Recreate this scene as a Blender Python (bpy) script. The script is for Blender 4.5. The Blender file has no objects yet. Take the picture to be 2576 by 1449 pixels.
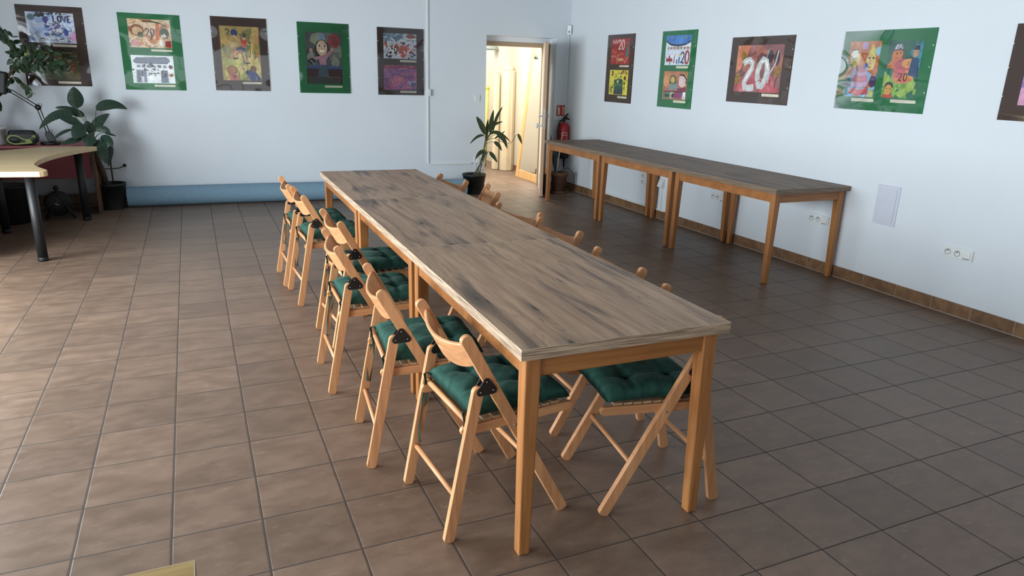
import bpy, bmesh, math, random
from mathutils import Vector, Matrix
PI = math.pi
sc = bpy.context.scene
COL = sc.collection
rnd = random.Random(7)
def V(*a): return Vector(a if len(a) > 1 else a[0])
def lin(c):
    c = c / 255.0
    return c / 12.92 if c <= 0.04045 else ((c + 0.055) / 1.055) ** 2.4
def rgb(r, g, b, k=1.0): return (min(1, lin(r) * k), min(1, lin(g) * k), min(1, lin(b) * k), 1.0)

# ------------------------------------------------------------------ materials
class Mat:
    def __init__(s, name):
        s.m = bpy.data.materials.new(name); s.m.use_nodes = True
        s.t = s.m.node_tree; s.t.nodes.clear()
        s.out = s.t.nodes.new('ShaderNodeOutputMaterial')
    def n(s, typ, ins=None, **props):
        nd = s.t.nodes.new('ShaderNode' + typ)
        for k, v in props.items(): setattr(nd, k, v)
        for k, v in (ins or {}).items(): s.put(nd.inputs[k], v)
        return nd
    def put(s, sock, v):
        if isinstance(v, bpy.types.NodeSocket): s.t.links.new(v, sock)
        else: sock.default_value = v
    def math(s, op, a, b=0.0, c=None, clamp=False):
        nd = s.n('Math', operation=op, use_clamp=clamp)
        s.put(nd.inputs[0], a); s.put(nd.inputs[1], b)
        if c is not None: s.put(nd.inputs[2], c)
        return nd.outputs[0]
    def mix(s, f, a, b, mode='MIX'):
        nd = s.n('MixRGB', blend_type=mode)
        s.put(nd.inputs[0], f); s.put(nd.inputs[1], a); s.put(nd.inputs[2], b)
        return nd.outputs[0]
    def rng(s, v, a, b, c=0.0, d=1.0, smooth=True):
        nd = s.n('MapRange', interpolation_type='SMOOTHSTEP' if smooth else 'LINEAR')
        for i, x in enumerate((v, a, b, c, d)): s.put(nd.inputs[i], x)
        return nd.outputs[0]
    def noise(s, vec, scale, detail=4, rough=0.55, dist=0.0):
        return s.n('TexNoise', {'Vector': vec, 'Scale': scale, 'Detail': detail, 'Roughness': rough, 'Distortion': dist})
    def obj(s): return s.n('TexCoord').outputs['Object']
    def mapping(s, vec, scale=(1, 1, 1), loc=(0, 0, 0), rot=(0, 0, 0)):
        return s.n('Mapping', {'Vector': vec, 'Scale': scale, 'Location': loc, 'Rotation': rot}).outputs[0]
    def bump(s, h, strength=0.3, dist=0.01, normal=None):
        nd = s.n('Bump', {'Strength': strength, 'Distance': dist, 'Height': h})
        if normal is not None: s.put(nd.inputs['Normal'], normal)
        return nd.outputs[0]
    def bsdf(s, color, rough=0.5, normal=None, **kw):
        b = s.n('BsdfPrincipled')
        s.put(b.inputs['Base Color'], color); s.put(b.inputs['Roughness'], rough)
        if normal is not None: s.put(b.inputs['Normal'], normal)
        for k, v in kw.items(): s.put(b.inputs[k.replace('_', ' ')], v)
        s.t.links.new(b.outputs[0], s.out.inputs[0]); return b

def plain(name, c, rough=0.5, var=0.06, scale=18, bump=0.0, **kw):
    m = Mat(name); o = m.obj()
    nz = m.noise(o, scale, 5)
    f = m.rng(nz.outputs['Fac'], .3, .7, 1 - var, 1 + var, False)
    col = m.mix(1.0, c, m.n('CombineColor', {'Red': f, 'Green': f, 'Blue': f}).outputs[0], 'MULTIPLY')
    nrm = m.bump(m.noise(o, scale * 9, 3).outputs['Fac'], bump, .004) if bump else None
    m.bsdf(col, rough, nrm, **kw); return m.m

def wood(name, c1, c2, axis=2, scale=1.0, rough=0.45, rnd_obj=True):
    """plain straight grained wood, grain along axis"""
    m = Mat(name); o = m.obj()
    info = m.n('ObjectInfo')
    off = m.n('CombineXYZ', {'X': m.math('MULTIPLY', info.outputs['Random'], 31.0), 'Y': m.math('MULTIPLY', info.outputs['Random'], 17.0), 'Z': 0.0}).outputs[0]
    vec = m.n('VectorMath', operation='ADD'); m.put(vec.inputs[0], o); m.put(vec.inputs[1], off)
    sc3 = [60 * scale] * 3; sc3[axis] = 3.2 * scale
    mp = m.mapping(vec.outputs[0], tuple(sc3))
    g = m.noise(mp, 1.0, 5, .6)
    sc4 = [9 * scale] * 3; sc4[axis] = 1.1 * scale
    g2 = m.noise(m.mapping(vec.outputs[0], tuple(sc4)), 1.0, 3)
    f = m.math('MULTIPLY_ADD', g.outputs['Fac'], .55, m.math('MULTIPLY', g2.outputs['Fac'], .45))
    col = m.mix(m.rng(f, .35, .65), c1, c2)
    m.bsdf(col, rough, m.bump(g.outputs['Fac'], .12, .002)); return m.m

def oak_top(name, base1, base2, smoke, rough=.42, axis='y', knots=True, spec=.4):
    """laminate wild oak boards: fine grain, cathedral lines, smoky streaks, dark knots; grain along local Y"""
    m = Mat(name); o = m.obj()
    info = m.n('ObjectInfo')
    ro = m.n('CombineXYZ', {'X': m.math('MULTIPLY', info.outputs['Random'], 13.7), 'Y': m.math('MULTIPLY', info.outputs['Random'], 41.3), 'Z': 0.0}).outputs[0]
    va = m.n('VectorMath', operation='ADD'); m.put(va.inputs[0], o); m.put(va.inputs[1], ro)
    vec = va.outputs[0]
    if axis == 'x': vec = m.mapping(vec, rot=(0, 0, PI / 2))
    sep = m.n('SeparateXYZ', {'Vector': vec})
    X, Y = sep.outputs['X'], sep.outputs['Y']
    # boards about 13 cm wide
    bx = m.math('DIVIDE', X, .135); bid = m.math('FLOOR', bx); bf = m.math('FRACT', bx)
    seam = m.rng(m.math('MINIMUM', bf, m.math('SUBTRACT', 1.0, bf)), 0.0, .014, 1, 0)
    wn = m.n('TexWhiteNoise', {'W': bid}, noise_dimensions='1D').outputs['Value']
    y2 = m.math('MULTIPLY_ADD', wn, 3.7, Y)
    v2 = m.n('CombineXYZ', {'X': X, 'Y': y2, 'Z': m.math('MULTIPLY', wn, 9.0)}).outputs[0]
    fine = m.noise(m.mapping(v2, (170, 7, 1)), 1.0, 6, .65).outputs['Fac']
    mid = m.noise(m.mapping(v2, (34, 2.2, 1)), 1.0, 4, .6).outputs['Fac']
    # cathedral figure: contour lines of a stretched field
    field = m.noise(m.mapping(v2, (6.5, .95, 1)), 1.0, 2, .4, .6).outputs['Fac']
    cath = m.math('FRACT', m.math('MULTIPLY', field, 26.0))
    cl = m.rng(m.math('ABSOLUTE', m.math('SUBTRACT', cath, .5)), .0, .22, 1, 0)
    gate = m.rng(m.noise(m.mapping(v2, (4, .7, 1), (3, 9, 0)), 1.0, 2).outputs['Fac'], .5, .62)
    # smoky streaks
    sm = m.noise(m.mapping(v2, (9.0, 1.05, 1), (7, 2, 0)), 1.0, 4, .6, .8).outputs['Fac']
    smf = m.rng(sm, .50, .68)
    col = m.mix(m.rng(mid, .32, .68), base1, base2)
    col = m.mix(m.math('MULTIPLY', wn, .28), col, tuple(v * .72 for v in base2[:3]) + (1,))
    col = m.mix(m.math('MULTIPLY', m.rng(fine, .52, .68), .35), col, tuple(v * .42 for v in base2[:3]) + (1,))
    col = m.mix(m.math('MULTIPLY', m.math('MULTIPLY', cl, gate), .38), col, tuple(v * .4 for v in base2[:3]) + (1,))
    col = m.mix(m.math('MULTIPLY', smf, .78), col, smoke)
    if knots:
        vo = m.n('TexVoronoi', {'Vector': m.mapping(v2, (7.4, 2.0, 1)), 'Scale': 1.0, 'Randomness': 1.0}, voronoi_dimensions='2D')
        d = vo.outputs['Distance']
        gk = m.math('GREATER_THAN', m.n('SeparateColor', {'Color': vo.outputs['Color']}).outputs[0], .62)
        wob = m.math('MULTIPLY_ADD', m.noise(m.mapping(v2, (30, 12, 1)), 1.0, 3).outputs['Fac'], .16, m.math('ADD', d, -.08))
        k1 = m.math('MULTIPLY', m.rng(wob, .02, .10, 1, 0), gk)
        k2 = m.math('MULTIPLY', m.rng(wob, .05, .42, 1, 0), gk)
        col = m.mix(m.math('MULTIPLY', k2, .55), col, smoke)
        col = m.mix(m.math('MULTIPLY', k1, .85), col, tuple(v * .3 for v in smoke[:3]) + (1,))
        # short black cracks
        ck = m.noise(m.mapping(v2, (52, 3.6, 1), (1, 5, 0)), 1.0, 2).outputs['Fac']
        col = m.mix(m.math('MULTIPLY', m.rng(ck, .73, .77), .8), col, tuple(v * .3 for v in smoke[:3]) + (1,))
    col = m.mix(m.math('MULTIPLY', seam, .28), col, tuple(v * .4 for v in base2[:3]) + (1,))
    m.bsdf(col, rough, m.bump(m.math('SUBTRACT', 1.0, m.rng(fine, .5, .7)), .18, .0012), Specular_IOR_Level=spec)
    return m.m

def edge_band(name, c1, c2):
    m = Mat(name); o = m.obj()
    sep = m.n('SeparateXYZ', {'Vector': o})
    s = m.math('ADD', sep.outputs['X'], sep.outputs['Y'])
    v = m.n('CombineXYZ', {'X': m.math('MULTIPLY', s, 5.0), 'Y': m.math('MULTIPLY', sep.outputs['Z'], 300.0), 'Z': 0.0}).outputs[0]
    g = m.noise(v, 1.0, 4, .6, .4).outputs['Fac']
    m.bsdf(m.mix(m.rng(g, .38, .62), c1, c2), .5, m.bump(g, .3, .001)); return m.m

def tile_floor(name):
    m = Mat(name); o = m.obj()
    sep = m.n('SeparateXYZ', {'Vector': o}); X, Y = sep.outputs['X'], sep.outputs['Y']
    wob = m.noise(o, 9.0, 2).outputs['Fac']; wo = m.math('MULTIPLY', m.math('SUBTRACT', wob, .5), .0035)
    tx = m.math('DIVIDE', m.math('ADD', X, wo), .3); ty = m.math('DIVIDE', m.math('ADD', Y, wo), .3)
    fx, fy = m.math('FRACT', tx), m.math('FRACT', ty)
    ex = m.math('MINIMUM', fx, m.math('SUBTRACT', 1.0, fx)); ey = m.math('MINIMUM', fy, m.math('SUBTRACT', 1.0, fy))
    e = m.math('MULTIPLY', m.math('MINIMUM', ex, ey), .3)
    grout = m.rng(e, .0016, .0034, 1, 0)
    rim = m.rng(e, .002, .007, 0, 1)
    tid = m.n('CombineXYZ', {'X': m.math('FLOOR', tx), 'Y': m.math('FLOOR', ty), 'Z': 0.0}).outputs[0]
    wn = m.n('TexWhiteNoise', {'Vector': tid}, noise_dimensions='3D')
    v = m.n('VectorMath', operation='ADD'); m.put(v.inputs[0], o)
    sc_ = m.n('VectorMath', operation='SCALE'); m.put(sc_.inputs[0], wn.outputs['Color']); sc_.inputs['Scale'].default_value = 20.0
    m.put(v.inputs[1], sc_.outputs[0]); vv = v.outputs[0]
    cloud = m.noise(m.mapping(vv, (7, 13, 7)), 1.0, 5, .6).outputs['Fac']
    speck = m.noise(vv, 95.0, 4, .7).outputs['Fac']
    streak = m.noise(m.mapping(vv, (16, 40, 1)), 1.0, 3).outputs['Fac']
    col = m.mix(m.rng(cloud, .3, .72), rgb(104, 84, 70), rgb(122, 101, 86))
    col = m.mix(m.math('MULTIPLY', m.rng(speck, .58, .74), .45), col, rgb(82, 66, 56))
    col = m.mix(m.math('MULTIPLY', m.rng(streak, .58, .75), .25), col, rgb(158, 134, 116))
    br = m.rng(wn.outputs['Value'], 0, 1, .86, 1.12, False)
    col = m.mix(1.0, col, m.n('CombineColor', {'Red': br, 'Green': br, 'Blue': br}).outputs[0], 'MULTIPLY')
    col = m.mix(grout, col, rgb(50, 45, 42))
    ro = m.math('ADD', m.rng(cloud, .3, .7, .38, .48, False), m.math('MULTIPLY', grout, .4))
    h = m.math('ADD', m.math('MULTIPLY', rim, 1.0), m.math('ADD', m.math('MULTIPLY', speck, .05), m.math('MULTIPLY', streak, .025)))
    m.bsdf(col, ro, m.bump(h, .5, .0018), Specular_IOR_Level=.55); return m.m

def wall_paint(name, c):
    m = Mat(name); o = m.obj()
    n1 = m.noise(o, 190.0, 3).outputs['Fac']; n2 = m.noise(o, 1.3, 3).outputs['Fac']
    f = m.rng(n2, .3, .7, .975, 1.015, False)
    col = m.mix(1.0, c, m.n('CombineColor', {'Red': f, 'Green': f, 'Blue': f}).outputs[0], 'MULTIPLY')
    m.bsdf(col, .85, m.bump(n1, .12, .002), Specular_IOR_Level=.2); return m.m

def base_tiles(name, axis='Y', off=.008):
    m = Mat(name); o = m.obj()
    sep = m.n('SeparateXYZ', {'Vector': o}); A = sep.outputs[axis]; Z = sep.outputs['Z']
    t = m.math('DIVIDE', m.math('ADD', A, off), .3); f = m.math('FRACT', t)
    e = m.math('MULTIPLY', m.math('MINIMUM', f, m.math('SUBTRACT', 1.0, f)), .3)
    g = m.math('MAXIMUM', m.rng(e, .001, .0024, 1, 0), m.rng(Z, .004, .0065, 1, 0))
    wn = m.n('TexWhiteNoise', {'W': m.math('FLOOR', t)}, noise_dimensions='1D').outputs['Value']
    c = m.noise(o, 14.0, 4).outputs['Fac']
    col = m.mix(m.rng(c, .3, .7), rgb(112, 82, 58), rgb(140, 106, 76))
    br = m.rng(wn, 0, 1, .85, 1.1, False)
    col = m.mix(1.0, col, m.n('CombineColor', {'Red': br, 'Green': br, 'Blue': br}).outputs[0], 'MULTIPLY')
    col = m.mix(g, col, rgb(168, 160, 150))
    m.bsdf(col, .38); return m.m

def velvet(name, c1, c2):
    m = Mat(name); o = m.obj()
    n1 = m.noise(o, 22.0, 4).outputs['Fac']; n2 = m.noise(o, 420.0, 2).outputs['Fac']
    col = m.mix(m.rng(n1, .35, .68), c1, c2)
    m.bsdf(col, .85, m.bump(n2, .25, .001), Sheen_Weight=.08, Sheen_Roughness=.4, Sheen_Tint=(.6, .8, .75, 1), Specular_IOR_Level=.15)
    return m.m

def painted(name):
    m = Mat(name); o = m.obj()
    a = m.n('VertexColor', layer_name='Col').outputs['Color']
    n1 = m.noise(o, 38.0, 5, .65, .8).outputs['Fac']; n2 = m.noise(o, 9.0, 3).outputs['Fac']
    f = m.math('MULTIPLY', m.rng(n1, .3, .7, .72, 1.2, False), m.rng(n2, .3, .7, .86, 1.1, False))
    col = m.mix(1.0, a, m.n('CombineColor', {'Red': f, 'Green': f, 'Blue': f}).outputs[0], 'MULTIPLY')
    m.bsdf(col, .7); return m.m

def clear_sheet(name):
    m = Mat(name)
    tr = m.n('BsdfTransparent', {'Color': (.97, .97, .97, 1)})
    gl = m.n('BsdfGlossy', {'Color': (1, 1, 1, 1), 'Roughness': .035})
    fr = m.n('Fresnel', {'IOR': 1.48})
    mx = m.n('MixShader'); m.put(mx.inputs[0], m.math('MINIMUM', m.math('MULTIPLY', fr.outputs[0], 1.5), .9)); m.put(mx.inputs[1], tr.outputs[0]); m.put(mx.inputs[2], gl.outputs[0])
    m.t.links.new(mx.outputs[0], m.out.inputs[0]); return m.m

def leaf_mat(name, c1, c2, rib):
    m = Mat(name); o = m.obj()
    uv = m.n('UVMap').outputs[0]
    sep = m.n('SeparateXYZ', {'Vector': uv})
    U = m.math('ABSOLUTE', m.math('SUBTRACT', sep.outputs['X'], .5))
    w = m.math('FRACT', m.math('MULTIPLY', m.math('SUBTRACT', sep.outputs['Y'], m.math('MULTIPLY', U, .35)), 9.0))
    st = m.rng(m.math('ABSOLUTE', m.math('SUBTRACT', w, .5)), .18, .40)
    n1 = m.noise(o, 26.0, 3).outputs['Fac']
    col = m.mix(m.math('MULTIPLY', st, .8), c1, c2)
    col = m.mix(m.math('MULTIPLY', m.rng(n1, .4, .7), .3), col, c1)
    col = m.mix(m.rng(U, .01, .03, 1, 0), col, rib)
    m.bsdf(col, .42, Specular_IOR_Level=.45); return m.m

WHITE = rgb(226, 228, 230)
M = {}
M['wall'] = wall_paint('white wall paint', rgb(221, 228, 235))
M['cream'] = wall_paint('cream wall paint', rgb(206, 197, 178))
M['ceiling'] = wall_paint('grey ceiling panels', rgb(160, 160, 158))
M['wall_front'] = wall_paint('grey front wall paint', rgb(140, 138, 134))
M['floor'] = tile_floor('brown ceramic floor tiles')
M['base_y'] = base_tiles('brown plinth tiles along the right wall', 'Y', .008)
M['base_x'] = base_tiles('brown plinth tiles along the back wall', 'X', .0)
M['oak'] = oak_top('smoky oak laminate', rgb(188, 158, 132), rgb(158, 129, 107), rgb(82, 72, 68))
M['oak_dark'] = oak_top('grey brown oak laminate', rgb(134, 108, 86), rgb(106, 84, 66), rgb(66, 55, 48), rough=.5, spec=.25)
M['oak_light'] = oak_top('pale oak laminate', rgb(206, 178, 122), rgb(164, 132, 80), rgb(118, 92, 56), axis='x', knots=False)
M['edge'] = edge_band('oak edge band', rgb(196, 172, 146), rgb(122, 100, 82))
M['edge_rim'] = plain('pale edge rim', rgb(206, 184, 158), .5, .04)
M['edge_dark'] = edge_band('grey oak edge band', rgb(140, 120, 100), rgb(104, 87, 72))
M['edge_light'] = edge_band('pale oak edge band', rgb(205, 182, 134), rgb(150, 125, 85))
M['frame'] = wood('lacquered beech frame', rgb(178, 122, 72), rgb(148, 94, 50), 2, 1, .38)
M['frame_h'] = wood('lacquered beech rail', rgb(176, 118, 68), rgb(144, 92, 48), 0, 1, .38)
M['beech_z'] = wood('beech', rgb(212, 156, 110), rgb(184, 130, 88), 2, 1, .42)
M['beech_x'] = wood('beech across', rgb(212, 156, 110), rgb(184, 130, 88), 0, 1, .42)
M['beech_y'] = wood('beech lengthwise', rgb(212, 156, 110), rgb(184, 130, 88), 1, 1, .42)
M['slat'] = wood('pale slats', rgb(190, 156, 120), rgb(166, 132, 98), 0, 1, .5)
M['black_steel'] = plain('black painted steel', rgb(16, 16, 17), .5, .15, 60)
M['rivet'] = plain('steel rivets', rgb(150, 148, 145), .35, .05, Metallic=.9)
M['cushion'] = velvet('green velvet cushion', rgb(34, 66, 58), rgb(46, 84, 74))
M['ribbon'] = plain('green ribbon', rgb(30, 58, 51), .8, .1, 80)
M['green_board'] = plain('green card', rgb(34, 118, 72), .75, .04, 4)
M['brown_board'] = plain('brown card', rgb(70, 52, 46), .75, .05, 4)
M['art'] = painted('children paint')
M['caption'] = plain('cream paper', rgb(232, 226, 205), .8, .03)
M['clear'] = clear_sheet('clear plastic sheet')
M['white_plastic'] = plain('white plastic', rgb(228, 232, 232), .35, .02)
M['hatch'] = plain('pale lavender hatch', rgb(206, 210, 224), .45, .02)
M['grey_plastic'] = plain('grey plastic', rgb(150, 154, 156), .4, .03)
M['dark_hole'] = plain('dark hole', rgb(24, 26, 27), .6, .03)
M['pin'] = plain('bright pin', rgb(245, 245, 245), .25, .0)
M['roll'] = plain('grey blue rubber matting', rgb(116, 146, 166), .75, .07, 40, .2)
M['roll_end'] = plain('grey blue matting layers', rgb(126, 140, 155), .8, .12, 70)
M['black_pot'] = plain('black nursery pot', rgb(26, 29, 29), .5, .1, 30)
M['soil'] = plain('potting soil', rgb(48, 36, 28), .95, .3, 90, .6)
M['terracotta'] = plain('dull terracotta', rgb(112, 76, 60), .85, .12, 20, .2)
M['white_pot'] = plain('white glazed pot', rgb(214, 214, 212), .3, .02)
M['leaf_a'] = leaf_mat('striped dark leaf', rgb(26, 48, 38), rgb(56, 82, 66), rgb(20, 38, 30))
M['leaf_b'] = leaf_mat('striped olive leaf', rgb(34, 50, 30), rgb(66, 84, 46), rgb(96, 108, 68))
M['leaf_f'] = plain('small glossy leaf', rgb(38, 60, 38), .35, .25, 14)
M['leaf_y'] = plain('yellowed leaf', rgb(132, 148, 50), .4, .1, 14)
M['leaf_s'] = plain('blackish blade leaf', rgb(38, 44, 38), .4, .15, 14)
M['leaf_edge'] = plain('pale blade edge', rgb(190, 188, 176), .5, .05, 14)
M['stem'] = plain('green stalk', rgb(88, 100, 66), .5, .12, 30)
M['stem_pale'] = plain('pale stalk', rgb(196, 176, 140), .5, .08, 30)
M['bark'] = plain('brown cane', rgb(86, 66, 46), .85, .2, 40, .4)
M['desk'] = wood('pale maple desk', rgb(222, 196, 150), rgb(206, 178, 130), 0, .5, .38)
M['red'] = plain('dark red laminate', rgb(138, 62, 70), .5, .07, 12)
M['desk_side'] = wood('brown side board', rgb(104, 76, 52), rgb(84, 60, 40), 2, .6, .5)
M['black_metal'] = plain('black metal', rgb(20, 21, 24), .5, .1, 30)
M['black_plastic'] = plain('black plastic', rgb(14, 15, 16), .5, .1, 30)
M['green_plastic'] = plain('lime green plastic', rgb(118, 140, 44), .35, .06, 30)
M['ext_red'] = plain('red enamel', rgb(176, 28, 36), .28, .04)
M['white_print'] = plain('white print', rgb(236, 234, 226), .6, .02)
M['sign_red'] = plain('sign red', rgb(190, 36, 32), .5, .02)
M['sign_glow'] = plain('sign pale', rgb(232, 226, 198), .5, .02)
M['door'] = plain('cream door leaf', rgb(232, 222, 202), .5, .03, 5)
M['door_edge'] = plain('beige door edge', rgb(196, 160, 130), .55, .05, 8)
M['door_frame'] = plain('beige painted steel frame', rgb(170, 148, 124), .45, .04, 8)
M['chrome'] = plain('brushed steel', rgb(205, 205, 205), .28, .03, Metallic=.85)
M['mirror'] = plain('mirror glass', (.92, .92, .92, 1), .015, .0, Metallic=1.0)
M['pine'] = wood('pine frame', rgb(218, 176, 118), rgb(204, 158, 98), 2, .8, .45)
M['carton'] = plain('cream wrapping board', rgb(206, 189, 158), .75, .05, 7)
M['lime_roll'] = plain('yellow green fabric roll', rgb(206, 196, 120), .8, .08, 20)
M['lime_end'] = plain('lime fabric', rgb(178, 196, 40), .8, .08, 20)
M['shade'] = plain('grey enamel shade', rgb(126, 136, 128), .4, .03)
M['orange'] = plain('orange card', rgb(200, 104, 70), .6, .05)
M['paper'] = plain('white paper', rgb(240, 240, 236), .7, .02)

# ------------------------------------------------------------------ mesh helper
class MB:
    def __init__(s): s.v = []; s.f = []; s.mi = []; s.sm = []; s.col = []; s.uv = {}
    def add(s, verts, faces, mi=0, smooth=False, col=None, mat=None):
        b = len(s.v)
        for p in verts:
            p = Vector(p)
            s.v.append(mat @ p if mat is not None else p)
        for f in faces:
            s.f.append([b + i for i in f]); s.mi.append(mi); s.sm.append(smooth); s.col.append(col)
        return s
    def box(s, c, d, mi=0, rot=None, taper=None, **k):
        hx, hy, hz = d[0] / 2, d[1] / 2, d[2] / 2
        vs = [Vector((x * hx, y * hy, z * hz)) for z in (-1, 1) for y in (-1, 1) for x in (-1, 1)]
        if taper: vs = [Vector((p.x * (taper if p.z < 0 else 1), p.y * (taper if p.z < 0 else 1), p.z)) for p in vs]
        R = rot if rot is not None else Matrix.Identity(3)
        vs = [R @ p + Vector(c) for p in vs]
        return s.add(vs, [(0, 2, 3, 1), (4, 5, 7, 6), (0, 1, 5, 4), (2, 6, 7, 3), (0, 4, 6, 2), (1, 3, 7, 5)], mi, **k)
    def prism(s, poly, fn, mi=0, smooth=False, **k):
        """poly 2D list; fn(p,0/1) -> 3D bottom/top"""
        n = len(poly)
        vs = [fn(p, 0) for p in poly] + [fn(p, 1) for p in poly]
        s.add(vs, [tuple(range(n - 1, -1, -1)), tuple(range(n, 2 * n))], mi, False, **k)
        b = len(s.v) - 2 * n
        for i in range(n):
            j = (i + 1) % n
            s.f.append([b + i, b + j, b + n + j, b + n + i]); s.mi.append(mi); s.sm.append(smooth); s.col.append(k.get('col'))
        return s
    def tube(s, pts, r, seg=10, mi=0, caps=True, squash=None):
        pts = [Vector(p) for p in pts]; n = len(pts)
        rs = r if isinstance(r, (list, tuple)) else [r] * n
        vs = []; prev = None
        for i, p in enumerate(pts):
            t = (pts[min(i + 1, n - 1)] - pts[max(i - 1, 0)]).normalized()
            if prev is None:
                a = Vector((0, 0, 1)) if abs(t.z) < .9 else Vector((1, 0, 0))
                u = t.cross(a).normalized()
            else:
                u = (prev - t * prev.dot(t)).normalized()
            prev = u; w = t.cross(u)
            for k in range(seg):
                a = 2 * PI * k / seg
                vs.append(p + u * (math.cos(a) * rs[i]) + w * (math.sin(a) * rs[i] * (squash or 1)))
        fs = []
        for i in range(n - 1):
            for k in range(seg):
                k2 = (k + 1) % seg
                fs.append((i * seg + k, i * seg + k2, (i + 1) * seg + k2, (i + 1) * seg + k))
        s.add(vs, fs, mi, True)
        if caps:
            b = len(s.v) - n * seg
            s.f.append([b + k for k in range(seg - 1, -1, -1)]); s.mi.append(mi); s.sm.append(False); s.col.append(None)
            s.f.append([b + (n - 1) * seg + k for k in range(seg)]); s.mi.append(mi); s.sm.append(False); s.col.append(None)
        return s
    def lathe(s, prof, c=(0, 0, 0), seg=28, mi=0, axis='z', mat=None):
        n = len(prof); vs = []
        for r, z in prof:
            for k in range(seg):
                a = 2 * PI * k / seg
                p = Vector((r * math.cos(a), r * math.sin(a), z))
                if axis == 'y': p = Vector((p.x, -p.z, p.y))
                if axis == 'x': p = Vector((p.z, p.x, p.y))
                vs.append(p + Vector(c))
        fs = [(i * seg + k, i * seg + (k + 1) % seg, (i + 1) * seg + (k + 1) % seg, (i + 1) * seg + k) for i in range(n - 1) for k in range(seg)]
        s.add(vs, fs, mi, True, mat=mat)
        return s
    def sphere(s, c, r, mi=0, seg=10, sc3=(1, 1, 1)):
        prof = [(r * math.sin(PI * i / seg) + 1e-5, -r * math.cos(PI * i / seg)) for i in range(seg + 1)]
        b = len(s.v); s.lathe(prof, (0, 0, 0), seg + 4, mi)
        for i in range(b, len(s.v)): s.v[i] = Vector((s.v[i].x * sc3[0], s.v[i].y * sc3[1], s.v[i].z * sc3[2])) + Vector(c)
        return s
    def stadium(s, A, B, w, x0, x1, mi=0, ra=None, rb=None):
        """bar in the YZ plane from A to B (half a width inside its ends), corners rounded by ra / rb, extruded x0..x1"""
        A, B = Vector(A), Vector(B); d = (B - A).normalized(); nrm = Vector((-d.y, d.x)); h = w / 2; poly = []
        ra = h if ra is None else ra; rb = h if rb is None else rb
        for (c, sd, r, t) in ((B, 1, rb, 1), (B, -1, rb, 1), (A, -1, ra, -1), (A, 1, ra, -1)):
            for i in range(5):
                a = (i / 4 if sd * t > 0 else 1 - i / 4) * PI / 2
                poly.append(c + nrm * sd * (h - r + r * math.cos(a)) + d * t * (h - r + r * math.sin(a)))
        return s.prism(poly, lambda p, t: Vector((x1 if t else x0, p.x, p.y)), mi)
    def build(s, name, mats, parent=None, loc=None, bevel=0, seg=2):
        me = bpy.data.meshes.new(name)
        me.from_pydata([tuple(p) for p in s.v], [], s.f)
        for m in (mats if isinstance(mats, (list, tuple)) else [mats]): me.materials.append(m)
        me.polygons.foreach_set('material_index', s.mi); me.polygons.foreach_set('use_smooth', s.sm)
        if any(c is not None for c in s.col):
            ca = me.color_attributes.new('Col', 'FLOAT_COLOR', 'CORNER')
            for p in me.polygons:
                c = s.col[p.index] or (1, 1, 1, 1)
                for li in p.loop_indices: ca.data[li].color = c
        if s.uv:
            uvl = me.uv_layers.new(name='UVMap')
            for l in me.loops: uvl.data[l.index].uv = s.uv.get(l.vertex_index, (0, 0))
        bm = bmesh.new(); bm.from_mesh(me); bmesh.ops.recalc_face_normals(bm, faces=bm.faces); bm.to_mesh(me); bm.free()
        me.update()
        o = bpy.data.objects.new(name, me); COL.objects.link(o)
        if parent is not None: o.parent = parent
        if loc is not None: o.location = loc
        if bevel:
            b = o.modifiers.new('bevel', 'BEVEL'); b.width = bevel; b.segments = seg; b.limit_method = 'ANGLE'; b.angle_limit = math.radians(40)
        return o

def thing(name, label, cat, loc=(0, 0, 0), rz=0.0, group=None):
    o = bpy.data.objects.new(name, None); COL.objects.link(o)
    o.empty_display_size = .1
    o.location = loc; o.rotation_euler = (0, 0, rz)
    return tag(o, label, cat, group)
def tag(o, label, cat, group=None):
    o['label'] = label; o['category'] = cat
    if group: o['group'] = group
    return o
def dup(root, loc, rz, label, group=None):
    r = root.copy(); COL.objects.link(r); r.location = loc; r.rotation_euler = (0, 0, rz); r['label'] = label
    if group: r['group'] = group
    for ch in list(root.children):
        c = ch.copy(); COL.objects.link(c); c.parent = r
        for g in list(ch.children):
            d = g.copy(); COL.objects.link(d); d.parent = c
    return r
def struct(o): o['kind'] = 'structure'; return o
def rect(x0, x1, y0, y1): return [(x0, y0), (x1, y0), (x1, y1), (x0, y1)]
def bez(a, b, c, t): return a * ((1 - t) ** 2) + b * (2 * t * (1 - t)) + c * (t * t)

# ------------------------------------------------------------------ the room
XL, XR, YF, YB, ZC = -2.32, 5.10, -5.2, 6.76, 3.1
WT = .30                                  # back wall thickness at the doorway
PYB, PXL = 10.6, 3.2                      # passage behind the door
DX0, DX1, DZ = 3.85, 4.89, 2.055          # door recess in the back wall
struct(MB().box(((XL + XR) / 2 + .1, (YF + PYB) / 2, -.05), (XR - XL + .6, PYB - YF + .6, .1)).build('floor', M['floor']))
struct(MB().box(((XL + XR) / 2, (YF + YB) / 2, ZC + .05), (XR - XL + .4, YB - YF + .4, .1)).build('ceiling', M['ceiling']))
struct(MB().box((XR + .1, (YF + YB) / 2, ZC / 2), (.2, YB - YF + .32, ZC)).build('wall_right', M['wall']))
wb = MB()
def wall_seg(mb, x0, x1, z0, z1, y0=YB, y1=YB + WT): mb.box(((x0 + x1) / 2, (y0 + y1) / 2, (z0 + z1) / 2), (x1 - x0, y1 - y0, z1 - z0))
wall_seg(wb, XL - .2, DX0, 0, ZC); wall_seg(wb, DX1, XR, 0, ZC); wall_seg(wb, DX0, DX1, DZ, ZC)
struct(wb.build('wall_back', M['wall']))
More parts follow.
